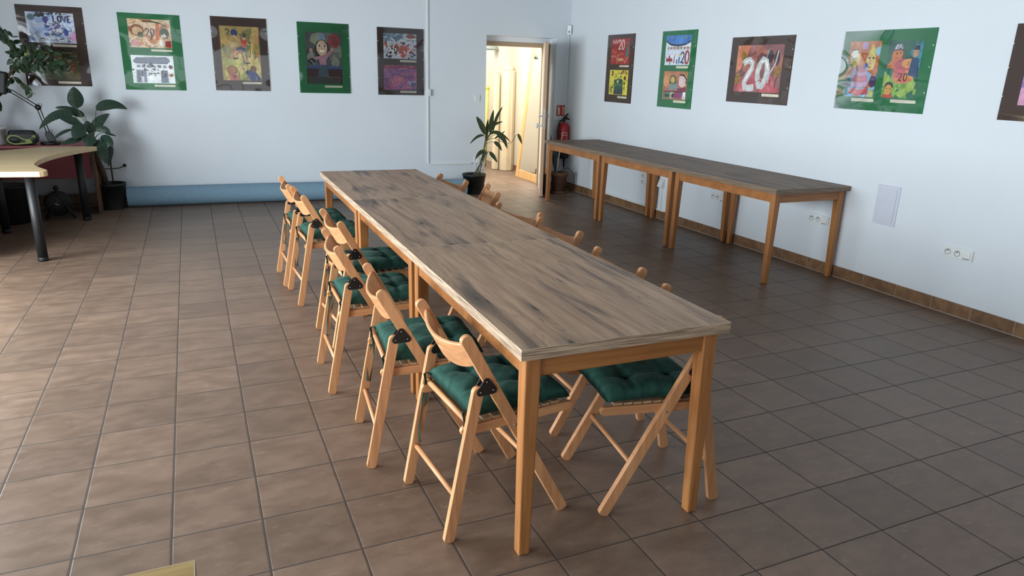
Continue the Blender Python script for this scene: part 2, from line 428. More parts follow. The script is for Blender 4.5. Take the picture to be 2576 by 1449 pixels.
# left wall with two windows, front wall (behind the camera) with an opening added for fill light
WINL = [(-2.6, -.5), (.3, 3.9)]; WZ0, WZ1 = .35, 2.15
wl = MB(); ys = YF - .16
def seg_l(y0, y1, z0, z1): wl.box((XL - .1, (y0 + y1) / 2, (z0 + z1) / 2), (.2, y1 - y0, z1 - z0))
for (a, b) in WINL:
    seg_l(ys, a, 0, ZC); seg_l(a, b, 0, WZ0); seg_l(a, b, WZ1, ZC); ys = b
seg_l(ys, YB, 0, ZC)
struct(wl.build('wall_left', M['wall']))
WF = (-1.2, 2.6)
wf = MB()
def seg_f(x0, x1, z0, z1): wf.box(((x0 + x1) / 2, YF - .1, (z0 + z1) / 2), (x1 - x0, .2, z1 - z0))
seg_f(XL - .2, WF[0], 0, ZC); seg_f(WF[1], XR + .2, 0, ZC); seg_f(WF[0], WF[1], 0, WZ0); seg_f(WF[0], WF[1], WZ1, ZC)
struct(wf.build('wall_front', M['wall_front']))
def window(n, p0, p1, nmull):
    """p0,p1 2D ends on plan"""
    p0, p1 = Vector(p0), Vector(p1); d = p1 - p0; L = d.length; d.normalize()
    R = Matrix(((d.x, -d.y, 0), (d.y, d.x, 0), (0, 0, 1)))
    mb = MB(); t = .07
    def bar(a, b, z0, z1):
        c = p0 + d * ((a + b) / 2); mb.box((c.x, c.y, (z0 + z1) / 2), (b - a, .06, z1 - z0), rot=R)
    bar(0, L, WZ0, WZ0 + t); bar(0, L, WZ1 - t, WZ1)
    for i in range(nmull + 1):
        x = (L - t) * i / nmull; bar(x, x + t, WZ0 + t, WZ1 - t)
    struct(mb.build('window_%d' % n, M['white_plastic'], bevel=.004))
window(1, (XL - .12, WINL[0][0]), (XL - .12, WINL[0][1]), 3)
window(2, (XL - .12, WINL[1][0]), (XL - .12, WINL[1][1]), 3)
window(3, (WF[0], YF - .12), (WF[1], YF - .12), 4)  # unseen frame added around the fill light opening, no known window
# plinth tiles
struct(MB().box((XR - .006, (YF + YB) / 2, .0475), (.012, YB - YF, .095)).build('baseboard_right', M['base_y']))
bb = MB(); bb.box(((XL + DX0) / 2, YB - .006, .0475), (DX0 - XL, .012, .095)); bb.box(((DX1 + XR - .012) / 2, YB - .006, .0475), (XR - .012 - DX1, .012, .095))
struct(bb.build('baseboard_back', M['base_x']))
# passage behind the door
pw = MB()
pw.box((XR + .12, (YB + WT + 8.85) / 2, 1.3), (.2, 8.85 - YB - WT + .001, 2.6))
struct(pw.build('wall_passage_right', M['cream']))
struct(MB().box((5.06, 8.95, 1.3), (.32, .2, 2.6)).build('wall_passage_pier', M['cream']))
struct(MB().box((4.2, PYB + .1, 1.3), (2.4, .2, 2.6)).build('wall_passage_end', M['cream']))
struct(MB().box((5.3, 9.75, 1.3), (.2, 1.7, 2.6)).build('wall_passage_niche', M['cream']))
struct(MB().box((PXL - .1, (YB + WT + PYB) / 2, 1.3), (.2, PYB - YB - WT, 2.6)).build('wall_passage_left', M['wall']))
struct(MB().box((4.25, (YB + WT + PYB) / 2 + .1, 2.65), (2.5, PYB - YB + .1, .1)).build('ceiling_passage', M['ceiling']))
pb = MB(); pb.box((XR + .014, (YB + WT + 8.85) / 2, .0475), (.012, 8.85 - YB - .18, .095)); pb.box((5.06, 8.844, .0475), (.1, .012, .095))
struct(pb.build('baseboard_passage_right', M['base_y']))
struct(MB().box((PXL + .006, (YB + WT + PYB) / 2, .0475), (.012, PYB - YB - .2, .095)).build('baseboard_passage_left', M['base_y']))

# door frame and door leaf
fr = MB(); fy = YB + .25
fr.box((DX0 + .04, fy, .965), (.08, .11, 1.93)); fr.box((DX1 - .04, fy, .965), (.08, .11, 1.93)); fr.box(((DX0 + DX1) / 2, fy, 1.96), (DX1 - DX0, .11, .06))
fr.box((DX0 + .085, fy + .03, .965), (.012, .03, 1.93)); fr.box((DX1 - .085, fy + .03, .965), (.012, .03, 1.93))
struct(fr.build('trim_1', M['door_frame'], bevel=.006))
struct(MB().box(((DX0 + DX1) / 2, YB + .225, 2.022), (DX1 - DX0, .05, .066)).build('trim_2', M['wall']))
hinge = Vector((4.800, 6.94)); free = Vector((4.392, 6.055))
dv = free - hinge; dl = dv.length; drz = math.atan2(dv.y, dv.x)
door = struct(MB().box((dl / 2, 0, .99), (dl, .04, 1.97)).build('door_1', [M['door']], loc=(hinge.x, hinge.y, .002), bevel=.002))
door.rotation_euler = (0, 0, drz)
MB().box((dl + .001, 0, .99), (.003, .041, 1.97)).build('door_edge', M['door_edge'], door)
MB().box((dl + .003, 0, 1.02), (.003, .022, .26)).build('lock_plate', M['chrome'], door)
for sgn in (-1, 1):
    h = MB(); h.box((dl - .06, sgn * .0225, 1.02), (.035, .006, .22)); h.tube([(dl - .06, sgn * .02, 1.05), (dl - .06, sgn * .065, 1.05)], .009)
    h.tube([(dl - .06, sgn * .062, 1.05), (dl - .13, sgn * .066, 1.05), (dl - .19, sgn * .062, 1.05)], .010)
    h.build('door_handle', M['chrome'], door)
k = MB(); k.tube([(dl - .05, -.02, .93), (dl - .05, -.075, .93)], .012); k.lathe([(.001, .10), (.028, .10), (.036, .09), (.036, .075), (.02, .07), (.001, .07)], (dl - .05, 0, .93), 20, axis='y')
for i in range(len(k.v)): pass
k.build('door_knob', M['white_plastic'], door)

# ------------------------------------------------------------------ tables
TH, TT, TW, TL = .775, .038, .80, 1.35
def make_table(name, label, loc, rz, mats, W=TW, L=TL, group=None):
    t = thing(name, label, 'table', loc, rz, group)
    mb = MB(); mb.box((0, 0, -TT / 2), (W - .0045, L - .0045, TT))
    mb.build('tabletop', [mats[0]], t, (0, 0, TH))
    eb = MB(); e_ = .0025
    for s in (-1, 1):
        for c_, d_ in (((s * (W / 2 - e_ / 2), 0, -TT / 2), (e_, L, TT)), ((0, s * (L / 2 - e_ / 2), -TT / 2), (W - 2 * e_, e_, TT))):
            eb.box(c_, d_); eb.mi[-6:] = [0, 1, 0, 0, 0, 0]
    eb.build('edge_band', [mats[1], M['edge_rim']], t, (0, 0, TH), .0006, 1)
    ov, lw = .028, .056; zt = TH - TT
    for sx in (-1, 1):
        for sy in (-1, 1):
            m2 = MB(); cx, cy = sx * (W / 2 - ov), sy * (L / 2 - ov)
            bw = .042
            vs = []
            for z, w in ((0, bw), (zt - .10, lw), (zt, lw)):
                for (a, b) in ((0, 0), (1, 0), (1, 1), (0, 1)):
                    vs.append((cx - sx * a * w, cy - sy * b * w, z))
            fs = [(0, 1, 2, 3), (8, 9, 10, 11)] + [(q * 4 + i, q * 4 + (i + 1) % 4, q * 4 + 4 + (i + 1) % 4, q * 4 + 4 + i) for q in (0, 1) for i in range(4)]
            m2.add(vs, fs).build('leg', M['frame'], t, None, .006, 3)
    ah = .075
    for s in (-1, 1):
        a = MB(); a.box((0, s * (L / 2 - ov - .008 - .011), zt - ah / 2), (W - 2 * ov - 2 * lw + .002, .022, ah)); a.build('apron', M['frame_h'], t, None, .002)
        a = MB(); a.box((s * (W / 2 - ov - .008 - .011), 0, zt - ah / 2), (.022, L - 2 * ov - 2 * lw + .002, ah)); a.build('apron', M['frame_h'], t, None, .002)
    return t
A0 = -.013; mx0, my0 = 1.054, -.565
def mpos(u, v): return (mx0 + u * math.cos(A0) - v * math.sin(A0), my0 + u * math.sin(A0) + v * math.cos(A0), 0)
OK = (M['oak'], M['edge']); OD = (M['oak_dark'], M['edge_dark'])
t0 = make_table('dining_table', 'nearest table of the long smoky oak row with green cushioned chairs', mpos(TW / 2, TL / 2), A0, OK, group='oak tables joined into the long middle row')
t1 = dup(t0, mpos(TW / 2, TL * 1.5 + .001), A0, 'middle table of the long smoky oak row with green cushioned chairs')
t2 = dup(t0, mpos(TW / 2, TL * 2.5 + .002), A0, 'farthest table of the long smoky oak row, nearest the blue grey roll')
rx, ry = 4.296, 1.766
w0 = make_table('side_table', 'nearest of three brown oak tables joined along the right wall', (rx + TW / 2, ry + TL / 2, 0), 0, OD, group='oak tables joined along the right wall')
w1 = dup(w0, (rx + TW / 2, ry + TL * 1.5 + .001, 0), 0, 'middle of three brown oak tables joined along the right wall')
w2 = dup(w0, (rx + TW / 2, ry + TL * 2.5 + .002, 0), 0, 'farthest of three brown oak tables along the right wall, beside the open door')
make_table('foreground_table', 'pale oak table whose corner shows at the bottom left edge', (.134 - .675, -1.236 - .4, 0), 0, (M['oak_light'], M['edge_light']), 1.35, .80)

# ------------------------------------------------------------------ folding chairs
HX = .205; HT = .011
def make_chair(label, loc, rz):
    c = thing('folding_chair', label, 'chair', loc, rz, 'beech folding chairs around the long table')
    A, B = (.460, .0195), (.062, .746)
    for s in (-1, 1):
        MB().stadium(A, B, .041, s * HX - HT, s * HX + HT, 0, .012, .018).build('front_leg', M['beech_z'], c, None, .0018)
        MB().stadium((.003, .019), (.1045, .556), .039, s * HX - HT, s * HX + HT, 0, .012, .018).build('rear_leg', M['beech_z'], c, None, .0018)
        MB().stadium((.068, .411), (.482, .424), .034, s * .1855 - .009, s * .1855 + .009).build('seat_rail', M['beech_y'], c, None, .002)
        pts = [(.110, .558), (.133, .593), (.158, .560)]; hull = []
        for i, p in enumerate(pts):
            p0 = Vector(pts[i - 1]); p1 = Vector(p); p2 = Vector(pts[(i + 1) % 3])
            n1 = (p1 - p0).normalized(); n2 = (p2 - p1).normalized()
            a1 = math.atan2(n1.x, -n1.y); a2 = math.atan2(n2.x, -n2.y)
            o1 = Vector((-n1.y, n1.x)); a1 = math.atan2(o1.y, o1.x); o2 = Vector((-n2.y, n2.x)); a2 = math.atan2(o2.y, o2.x)
            while a2 > a1: a2 -= 2 * PI
            for q in range(6): a = a1 + (a2 - a1) * q / 5; hull.append(p1 + Vector((math.cos(a), math.sin(a))) * .0135)
        mb = MB()
        for sd in (-1, 1):
            x = s * HX + sd * (HT + .0016)
            mb.prism(hull, lambda p, t, x=x: Vector((x + (.0016 if t else -.0016), p.x, p.y)))
        br = mb.build('hinge_bracket', M['black_steel'], c)
        for p in pts: MB().sphere((s * (HX + HT + .003), p[0], p[1]), .0036, seg=6).build('rivet', M['rivet'], br)
        MB().sphere((s * (HX + HT), .248, .409), .005, seg=6).build('bolt', M['rivet'], c)
    MB().tube([(-HX, .082, .437), (HX, .082, .437)], .011, 12).build('rear_dowel', M['beech_x'], c)
    MB().tube([(-HX, .032, .165), (HX, .032, .165)], .010, 12).build('stretcher', M['beech_x'], c)
    MB().tube([(-HX, .362, .2), (HX, .362, .2)], .010, 12).build('stretcher', M['beech_x'], c)
    st = MB()
    for i in range(9):
        y = .112 + i * .0395; st.box((0, y, .4415 + .014 * (y - .05) / .43 - .009), (.372, .032, .009))
    st.build('seat', M['slat'], c, None, .0015)
    # curved backrest with a grip slot
    bm = bmesh.new(); d = Vector((0, B[0] - A[0], B[1] - A[1])).normalized(); nb = Vector((0, -d.z, d.y))
    if nb.y > 0: nb = -nb
    top = Vector((0, B[0], B[1])); NX, NS = 56, 14; grid = {}
    for i in range(NX + 1):
        for j in range(NS + 1):
            u = -1 + 2 * i / NX; hx = u * (HX - HT)
            arc = .050 * (1 - u * u) - .004
            lo = -.136 + .034 * abs(u) ** 4; hi = -.020 - .004 * (1 - u * u)
            sx = lo + (hi - lo) * j / NS
            grid[i, j] = bm.verts.new(top + d * sx + nb * arc + Vector((hx, 0, 0)))
    for i in range(NX):
        for j in range(NS):
            uc = abs(-1 + 2 * (i + .5) / NX) * HX; jc = (j + .5) / NS
            if uc < .020 and .50 < jc < .66: continue
            bm.faces.new((grid[i, j], grid[i + 1, j], grid[i + 1, j + 1], grid[i, j + 1])).smooth = True
    bmesh.ops.recalc_face_normals(bm, faces=bm.faces)
    me = bpy.data.meshes.new('backrest'); bm.to_mesh(me); bm.free(); me.materials.append(M['beech_x'])
    o = bpy.data.objects.new('backrest', me); COL.objects.link(o); o.parent = c
    sm = o.modifiers.new('thick', 'SOLIDIFY'); sm.thickness = .013; sm.offset = 0
    bv = o.modifiers.new('bevel', 'BEVEL'); bv.width = .003; bv.segments = 2; bv.limit_method = 'ANGLE'; bv.angle_limit = math.radians(50)
    return c

SEAT = .4525
def make_cushion(label, loc, rz, seed=1):
    c = thing('seat_cushion', label, 'cushion', loc, rz, 'tufted green seat cushions on the folding chairs')
    N = 44; S = .2; mb = MB(); r = random.Random(seed)
    ph = [r.uniform(0, 6) for _ in range(8)]
    T = [(-.42, -.42), (.42, -.42), (-.42, .42), (.42, .42)]
    def top(u, v):
        e = max(0., (1 - abs(u) ** 4.5)) * max(0., (1 - abs(v) ** 4.5))
        h = .074 * e ** .36
        for (a, b) in T:
            d2 = (u - a) ** 2 + (v - b) ** 2
            h -= (.024 * math.exp(-d2 / .010) + .013 * math.exp(-d2 / .09)) * e ** .3
        cr = 0
        for q in (-.42, .42):
            cr += .0075 * math.exp(-((u - q) ** 2) / .0035) * (1 if abs(v) > .42 else .75)
            cr += .0075 * math.exp(-((v - q) ** 2) / .0035) * (1 if abs(u) > .42 else .75)
        h -= cr * e ** .3
        h += e * (.0022 * math.sin(9 * u + ph[0]) * math.sin(7 * v + ph[1]) + .0014 * math.sin(21 * u + ph[2] + 3 * v) * math.sin(17 * v + ph[3]))
        edge = max(abs(u), abs(v))
        if edge > .6:
            k = (edge - .6) / .4
            w = math.sin(34 * (v if abs(u) > abs(v) else u) + ph[4]) * .5 + math.sin(57 * (v if abs(u) > abs(v) else u) + ph[5]) * .5
            h += .0034 * w * k * e ** .4
        return max(h, .0)
    def xy(u, v):
        k = 1 - .025 * (1 - abs(v) ** 3) * (abs(u) > .0) * (abs(u) ** 6)
        k2 = 1 - .025 * (1 - abs(u) ** 3) * (abs(v) ** 6)
        wob = .006 * math.sin(11 * v + ph[6]) * abs(u) ** 6
        wob2 = .006 * math.sin(11 * u + ph[7]) * abs(v) ** 6
        return (u * k + wob) * .199, (v * k2 + wob2) * S
    idx = lambda i, j, b: (b * (N + 1) + j) * (N + 1) + i
    vs = []
    for b in (0, 1):
        for j in range(N + 1):
            for i in range(N + 1):
                u, v = -1 + 2 * i / N, -1 + 2 * j / N
                u = math.copysign(abs(u) ** .85, u); v = math.copysign(abs(v) ** .85, v)
                x, y = xy(u, v); h = top(u, v)
                seam = .011
                e = max(0., (1 - u ** 6)) * max(0., (1 - v ** 6))
                z = seam + max(0, h) * .78 if b else seam * (1 - e ** .5) + .0005
                vs.append((x, y, z))
    fs = []
    for j in range(N):
        for i in range(N):
            fs.append((idx(i, j, 1), idx(i + 1, j, 1), idx(i + 1, j + 1, 1), idx(i, j + 1, 1)))
            fs.append((idx(i, j, 0), idx(i, j + 1, 0), idx(i + 1, j + 1, 0), idx(i + 1, j, 0)))
    for i in range(N):
        fs += [(idx(i, 0, 0), idx(i + 1, 0, 0), idx(i + 1, 0, 1), idx(i, 0, 1)), (idx(i, N, 0), idx(i, N, 1), idx(i + 1, N, 1), idx(i + 1, N, 0)),
               (idx(0, i, 0), idx(0, i, 1), idx(0, i + 1, 1), idx(0, i + 1, 0)), (idx(N, i, 0), idx(N, i + 1, 0), idx(N, i + 1, 1), idx(N, i, 1))]
    mb.add(vs, fs, 0, True).build('cushion_pad', M['cushion'], c)
    for s in (-1, 1):
        rb = MB()
        for q in range(2):
            x0 = s * .165; L = r.uniform(.20, .30); sw = r.uniform(-.02, .02); w = .0045
            path = []
            for i in range(15):
                t = i / 14
                if t < .25: k = t / .25; p = (x0 + s * .018 * k, -.188 - .030 * math.sin(k * PI / 2) - .004 * q, .018 + .010 * math.sin(k * PI))
                else: k = (t - .25) / .75; p = (x0 + s * .018 + sw * k + .010 * math.sin(k * 5 + q * 2), -.218 - .010 * q + .012 * math.sin(k * 4 + q), .016 - L * k)
                path.append(Vector(p))
            vs = []
            for i, p in enumerate(path):
                a = .5 + q + 1.3 * math.sin(i * .35 + q); dx, dy = math.cos(a) * w, math.sin(a) * w
                for (k1, k2) in ((1, 1), (1, -1), (-1, -1), (-1, 1)): vs.append(p + Vector((dx * k1 - dy * .14 * k2, dy * k1 + dx * .14 * k2, 0)))
            fs = [(i * 4 + k, i * 4 + (k + 1) % 4, i * 4 + 4 + (k + 1) % 4, i * 4 + 4 + k) for i in range(14) for k in range(4)] + [(0, 1, 2, 3), (56, 57, 58, 59)]
            rb.add(vs, fs, 0, False)
        rb.build('tie_ribbon', M['ribbon'], c)
    return c

chairs = [  # x, y of the middle between the rear feet, heading of the seat front in degrees, where it stands, cushion label or None
 (.872, -.166, 4.0, 'nearest folding chair on the left of the long table, by its front corner', 'green tufted cushion on the nearest left chair by the table corner', 1),
 (.765, .410, -5.2, 'second folding chair from the front on the left of the long table', 'green tufted cushion on the second left chair, ribbons hanging long', 2),
 (.726, 1.169, -1.4, 'third folding chair from the front on the left, its ribbon hanging beside the leg', 'green tufted cushion on the third left chair from the front', 3),
 (.826, 1.725, 4.0, 'fourth folding chair from the front on the left, backrest just behind the third', 'green tufted cushion on the fourth left chair, half behind the third chair', 4),
 (.760, 2.630, 2.4, 'fifth folding chair from the front on the left, overlapping the farthest one', 'green tufted cushion on the fifth left chair from the front', 5),
 (.729, 3.134, .6, 'farthest folding chair on the left side of the long table', 'green tufted cushion on the farthest left chair, ribbon bow at its rear', 6),
 (1.968, -.295, 172.0, 'nearest folding chair on the right, its legs seen under the table end', 'green tufted cushion seen under the table end between its legs', 7),
 (2.052, .370, 178.5, 'second folding chair from the front on the right of the long table', None, 0),
 (2.128, 1.137, 185.9, 'third folding chair from the front on the right of the long table', None, 0),
 (2.113, 1.679, 196.0, 'fourth folding chair from the front on the right, turned toward the back wall', None, 0),
 (2.254, 2.429, 168.0, 'fifth folding chair from the front on the right, narrow backrest by the lit floor', None, 0),
 (2.150, 3.050, 191.0, 'farthest folding chair on the right, backrest in front of the roll end', None, 0)]
c0 = None
for (x, y, a, lab, cl, sd) in chairs:
    rz = math.radians(a - 90)
    if c0 is None: c0 = make_chair(lab, (x, y, 0), rz)
    else: dup(c0, (x, y, 0), rz, lab)
    if cl:
        d = Vector((math.cos(math.radians(a)), math.sin(math.radians(a))))
        make_cushion(cl, (x + d.x * .281, y + d.y * .281, SEAT), rz, sd)

# ------------------------------------------------------------------ children's pictures
def c255(t): return rgb(t[0], t[1], t[2], 1.25)
DIG = {'2': [[(.0, .75), (.1, .95), (.5, 1.0), (.85, .85), (.8, .55), (.4, .25), (.0, .02), (.45, .06), (.95, .0)]],
       '0': [[(.5 + .45 * math.sin(a), .5 + .5 * math.cos(a)) for a in [i * 2 * PI / 14 for i in range(15)]]],
       'L': [[(.1, 1), (.1, 0), (.85, .02)]], 'O': [[(.5 + .48 * math.sin(a), .5 + .5 * math.cos(a)) for a in [i * 2 * PI / 12 for i in range(13)]]],
       'V': [[(0, 1), (.45, 0), (.95, 1)]], 'E': [[(.85, 1), (.1, 1), (.1, 0), (.85, 0)], [(.1, .52), (.7, .52)]],
       'A': [[(0, 0), (.5, 1), (1, 0)], [(.2, .4), (.8, .4)]], 'U': [[(.05, 1), (.1, .2), (.5, 0), (.9, .2), (.95, 1)]], 'I': [[(.5, 1), (.5, 0)]]}
class Paint:
    """flat sheet of paper with painted shapes; unit square u right, v up"""
    def __init__(s, w, h, bg, seed=1):
        s.w, s.h = w, h; s.mb = MB(); s.k = 0; s.r = random.Random(seed)
        s.mb.box((0, 0, 0), (w, .0008, h), col=c255(bg)); s.k = 1
    def P(s, p):
        u = min(1, max(0, p[0])); v = min(1, max(0, p[1]))
        return Vector(((u - .5) * s.w, -.0004 - .00005 * s.k, (v - .5) * s.h))
    def poly(s, col, pts): s.k += 1; s.mb.add([s.P(p) for p in pts], [tuple(range(len(pts)))], col=c255(col)); return s
    def ell(s, col, cx, cy, rx, ry, wob=0., n=20, rot=0.):
        pts = []
        for i in range(n):
            a = 2 * PI * i / n; k = 1 + s.r.uniform(-wob, wob); x, y = math.cos(a) * rx * k, math.sin(a) * ry * k
            pts.append((cx + x * math.cos(rot) - y * math.sin(rot), cy + x * math.sin(rot) + y * math.cos(rot)))
        return s.poly(col, pts)
    def line(s, col, w, pts):
        s.k += 1; asp = s.h / s.w; n = len(pts); vs = []
        for i, p in enumerate(pts):
            a = Vector(pts[max(i - 1, 0)]); b = Vector(pts[min(i + 1, n - 1)]); d = Vector((b.x - a.x, (b.y - a.y) * asp))
            if d.length < 1e-6: d = Vector((1, 0))
            d.normalize(); q = Vector((-d.y * w, d.x * w / asp))
            vs += [s.P((p[0] + q.x, p[1] + q.y)), s.P((p[0] - q.x, p[1] - q.y))]
        s.mb.add(vs, [(2 * i, 2 * i + 1, 2 * i + 3, 2 * i + 2) for i in range(n - 1)], col=c255(col)); return s
    def text(s, col, w, txt, x, y, cw, ch, gap=.25):
        for ch_ in txt:
            for st in DIG.get(ch_, [[(.5, 1), (.5, 0)]]): s.line(col, w, [(x + a * cw, y + b * ch) for a, b in st])
            x += cw * (1 + gap)
        return s
    def blobs(s, cols, n, r0, r1, box=(0, 0, 1, 1), stretch=1.0):
        for _ in range(n):
            r = s.r.uniform(r0, r1); s.ell(s.r.choice(cols), s.r.uniform(box[0], box[2]), s.r.uniform(box[1], box[3]), r, r * stretch * s.r.uniform(.6, 1.5), .35, 11, s.r.uniform(0, 3))
        return s
    def squig(s, cols, n, w, box=(0, 0, 1, 1), L=.12):
        for _ in range(n):
            x, y = s.r.uniform(box[0], box[2]), s.r.uniform(box[1], box[3]); a = s.r.uniform(0, 6.3); pts = [(x, y)]
            for i in range(4): a += s.r.uniform(-.9, .9); x += math.cos(a) * L / 4; y += math.sin(a) * L / 4; pts.append((x, y))
            s.line(s.r.choice(cols), w * s.r.uniform(.6, 1.3), pts)
        return s
    def face(s, skin, hair, cx, cy, r, hat=None):
        s.ell(hair, cx, cy + r * .15, r * 1.18, r * 1.3, .05); s.ell(skin, cx, cy, r, r * 1.15, .03)
        for q in (-1, 1): s.ell((30, 30, 40), cx + q * r * .38, cy + r * .25, r * .16, r * .13)
        s.line((150, 50, 60), r * .06, [(cx - r * .4, cy - r * .4), (cx, cy - r * .55), (cx + r * .45, cy - r * .3)])
        s.line((150, 90, 60), r * .05, [(cx, cy + r * .1), (cx + r * .1, cy - r * .15)])
        if hat: s.poly(hat, [(cx - r * .6, cy + r * .9), (cx + r * .6, cy + r * .9), (cx + r * .1, cy + r * 2.1)])
        return s

def draw(key, w, h):
    if key == 'A1':
        p = Paint(w, h, (196, 206, 222), 11); p.blobs([(170, 188, 220), (214, 216, 226), (150, 172, 208)], 22, .04, .12)
        p.squig([(40, 44, 60), (60, 66, 92)], 26, .008, (.04, .03, .96, .34), .1).ell((70, 66, 128), .4, .78, .06, .09).poly((70, 66, 128), [(.34, .75), (.46, .75), (.4, .6)])
        p.blobs([(58, 74, 60), (38, 50, 44)], 12, .02, .045, (.16, .84, .36, .99)); p.squig([(36, 38, 48)], 16, .01, (.38, .88, .86, .97), .08)
        p.text((44, 52, 92), .016, 'LOVE', .56, .70, .075, .2, .35); p.ell((64, 84, 160), .8, .37, .05, .12, .1).ell((206, 160, 196), .94, .22, .07, .16, .1)
        p.blobs([(66, 84, 140), (96, 110, 170), (120, 96, 140)], 16, .02, .05, (.36, .25, .72, .62)); p.squig([(50, 54, 70)], 18, .006, (.5, .35, .98, .68), .08)
        p.ell((96, 120, 132), .1, .82, .07, .1, .1).line((60, 60, 70), .006, [(.4, .27), (.66, .28)]); return p
    if key == 'A2':
        p = Paint(w, h, (70, 72, 44), 12); p.blobs([(58, 66, 40), (92, 84, 48), (48, 60, 46), (110, 98, 70)], 34, .05, .16)
        p.ell((150, 60, 34), .86, .45, .03, .16, .2).ell((132, 128, 96), .8, .66, .05, .05, .2).poly((76, 92, 60), [(0, .1), (0, .9), (.3, .9), (.42, .4), (.3, .05)]); p.squig([(170, 150, 96), (50, 40, 30)], 18, .01, L=.2); return p
    if key == 'B1':
        p = Paint(w, h, (214, 196, 170), 13); p.blobs([(206, 164, 128), (222, 206, 180), (196, 140, 104), (216, 186, 150)], 30, .05, .13)
        p.ell((150, 108, 82), .2, .6, .16, .2, .1).ell((208, 182, 150), .21, .58, .12, .15, .1).ell((96, 108, 88), .28, .45, .07, .1, .15)
        p.line((66, 70, 56), .016, [(.35, .93), (.6, .92), (.78, .86), (.9, .78)]).poly((196, 110, 62), [(.62, .28), (.66, .85), (.74, .86), (.72, .3)])
        p.ell((70, 84, 60), .84, .52, .12, .2, .12).ell((198, 190, 176), .82, .42, .07, .1, .1).ell((24, 28, 26), .8, .5, .02, .03).ell((24, 28, 26), .88, .5, .02, .03)
        p.line((40, 44, 40), .008, [(.77, .36), (.82, .33), (.88, .37)]).poly((150, 52, 54), [(.84, .05), (.84, .26), (.98, .28), (.98, .02)]).ell((224, 220, 214), .76, .18, .05, .1, .1)
        p.text((110, 82, 92), .012, '20', .4, .42, .09, .26, .25); p.squig([(90, 70, 64), (140, 90, 60), (120, 124, 70)], 26, .007, L=.16); p.ell((206, 160, 160), .14, .16, .1, .12, .2); return p
    if key == 'B2':
        p = Paint(w, h, (226, 230, 236), 14); g1, g2 = (132, 138, 152), (98, 104, 118)
        p.poly(g1, [(.05, .78), (.12, .9), (.84, .94), (.92, .82), (.84, .72), (.1, .72)]).line(g2, .01, [(.05, .78), (.12, .9), (.84, .94), (.92, .82), (.84, .72), (.1, .72), (.05, .78)])
        p.poly(g2, [(.34, .58), (.45, .74), (.58, .58)])
        for x in (.12, .24, .36, .62, .74): p.poly(g1, [(x, .56), (x, .66), (x + .08, .66), (x + .08, .56)])
        p.poly(g1, [(.08, .02), (.1, .48), (.34, .48), (.32, .02)]).poly(g1, [(.66, .02), (.68, .46), (.84, .48), (.84, .02)])
        for x in (.14, .22, .7, .77): p.line(g2, .012, [(x, .03), (x + .01, .44)])
        p.poly((216, 220, 228), [(.2, .02), (.2, .24), (.26, .24), (.26, .02)]); p.line(g2, .012, [(.36, .36), (.64, .36)])
        p.ell((112, 60, 62), .92, .6, .05, .07, .15).ell((150, 90, 50), .92, .3, .05, .06, .2).ell((96, 50, 74), .3, .5, .025, .04).ell((90, 40, 60), .3, .66, .02, .03).ell((60, 90, 70), .03, .48, .025, .03)
        p.squig([(50, 50, 60)], 22, .008, (.3, .28, .82, .58), .07); return p
    if key == 'C1':
        p = Paint(w, h, (170, 148, 92), 15); p.blobs([(150, 140, 84), (188, 160, 104), (176, 130, 84), (122, 126, 82)], 34, .06, .16)
        p.blobs([(196, 190, 112), (176, 176, 104), (206, 186, 120)], 16, .06, .14, (.05, 0, .95, .4)); p.poly((206, 182, 112), [(.72, .08), (.78, .7), (.84, .7), (.84, .08)])
        p.ell((44, 62, 110), .36, .88, .085, .065, .04).line((48, 56, 60), .014, [(.14, .92), (.2, .95), (.24, .9), (.16, .84), (.26, .84)])
        p.line((206, 166, 140), .022, [(.34, .84), (.44, .76), (.55, .72)]).ell((206, 166, 140), .61, .8, .055, .05).ell((92, 74, 56), .62, .84, .05, .045).poly((188, 66, 46), [(.5, .63), (.54, .75), (.66, .76), (.64, .62)])
        p.poly((54, 74, 108), [(.38, .6), (.5, .63), (.62, .6), (.6, .52), (.5, .58), (.4, .53)]).line((206, 166, 140), .024, [(.42, .55), (.34, .5), (.38, .42)]).line((206, 166, 140), .024, [(.57, .53), (.6, .42), (.62, .34)]).line((46, 56, 44), .02, [(.3, .4), (.42, .42)]).line((40, 44, 40), .02, [(.6, .33), (.72, .33)]).line((206, 166, 140), .016, [(.66, .7), (.74, .66)])
        p.ell((170, 116, 74), .24, .18, .14, .1, .08).line((120, 84, 58), .01, [(.1, .2), (.2, .27), (.34, .24), (.36, .14), (.2, .12)]).ell((186, 110, 96), .28, .05, .12, .07, .1).poly((120, 56, 62), [(.24, .1), (.34, .1), (.29, .02)])
        p.poly((44, 66, 122), [(.5, .28), (.58, .17), (.7, .2), (.84, .18), (.98, .04), (.98, 0), (.72, 0), (.6, .12), (.52, .22)]).ell((122, 86, 60), .8, .22, .08, .06, .05).ell((150, 78, 46), .9, .46, .06, .015, .1); p.squig([(120, 110, 60), (196, 170, 110)], 16, .006, L=.2); return p
    if key == 'D1':
        p = Paint(w, h, (82, 84, 84), 16); p.blobs([(104, 108, 102), (70, 76, 80), (128, 134, 120), (60, 66, 74)], 30, .05, .14, (0, .4, 1, 1))
        p.ell((136, 144, 118), .28, .87, .15, .1, .12).ell((148, 62, 64), .8, .84, .17, .13, .06).line((130, 80, 80), .006, [(.8, .72), (.76, .55)]).blobs([(120, 56, 62)], 8, .03, .06, (.68, .76, .92, .92))
        p.ell((40, 36, 40), .44, .68, .2, .17, .04).ell((198, 172, 144), .45, .7, .155, .145, .02).poly((120, 140, 158), [(.33, .85), (.57, .86), (.5, .99), (.4, .99)])
        for x in (.37, .52): p.ell((226, 222, 214), x, .74, .045, .028).ell((40, 44, 52), x + .01, .74, .025, .022)
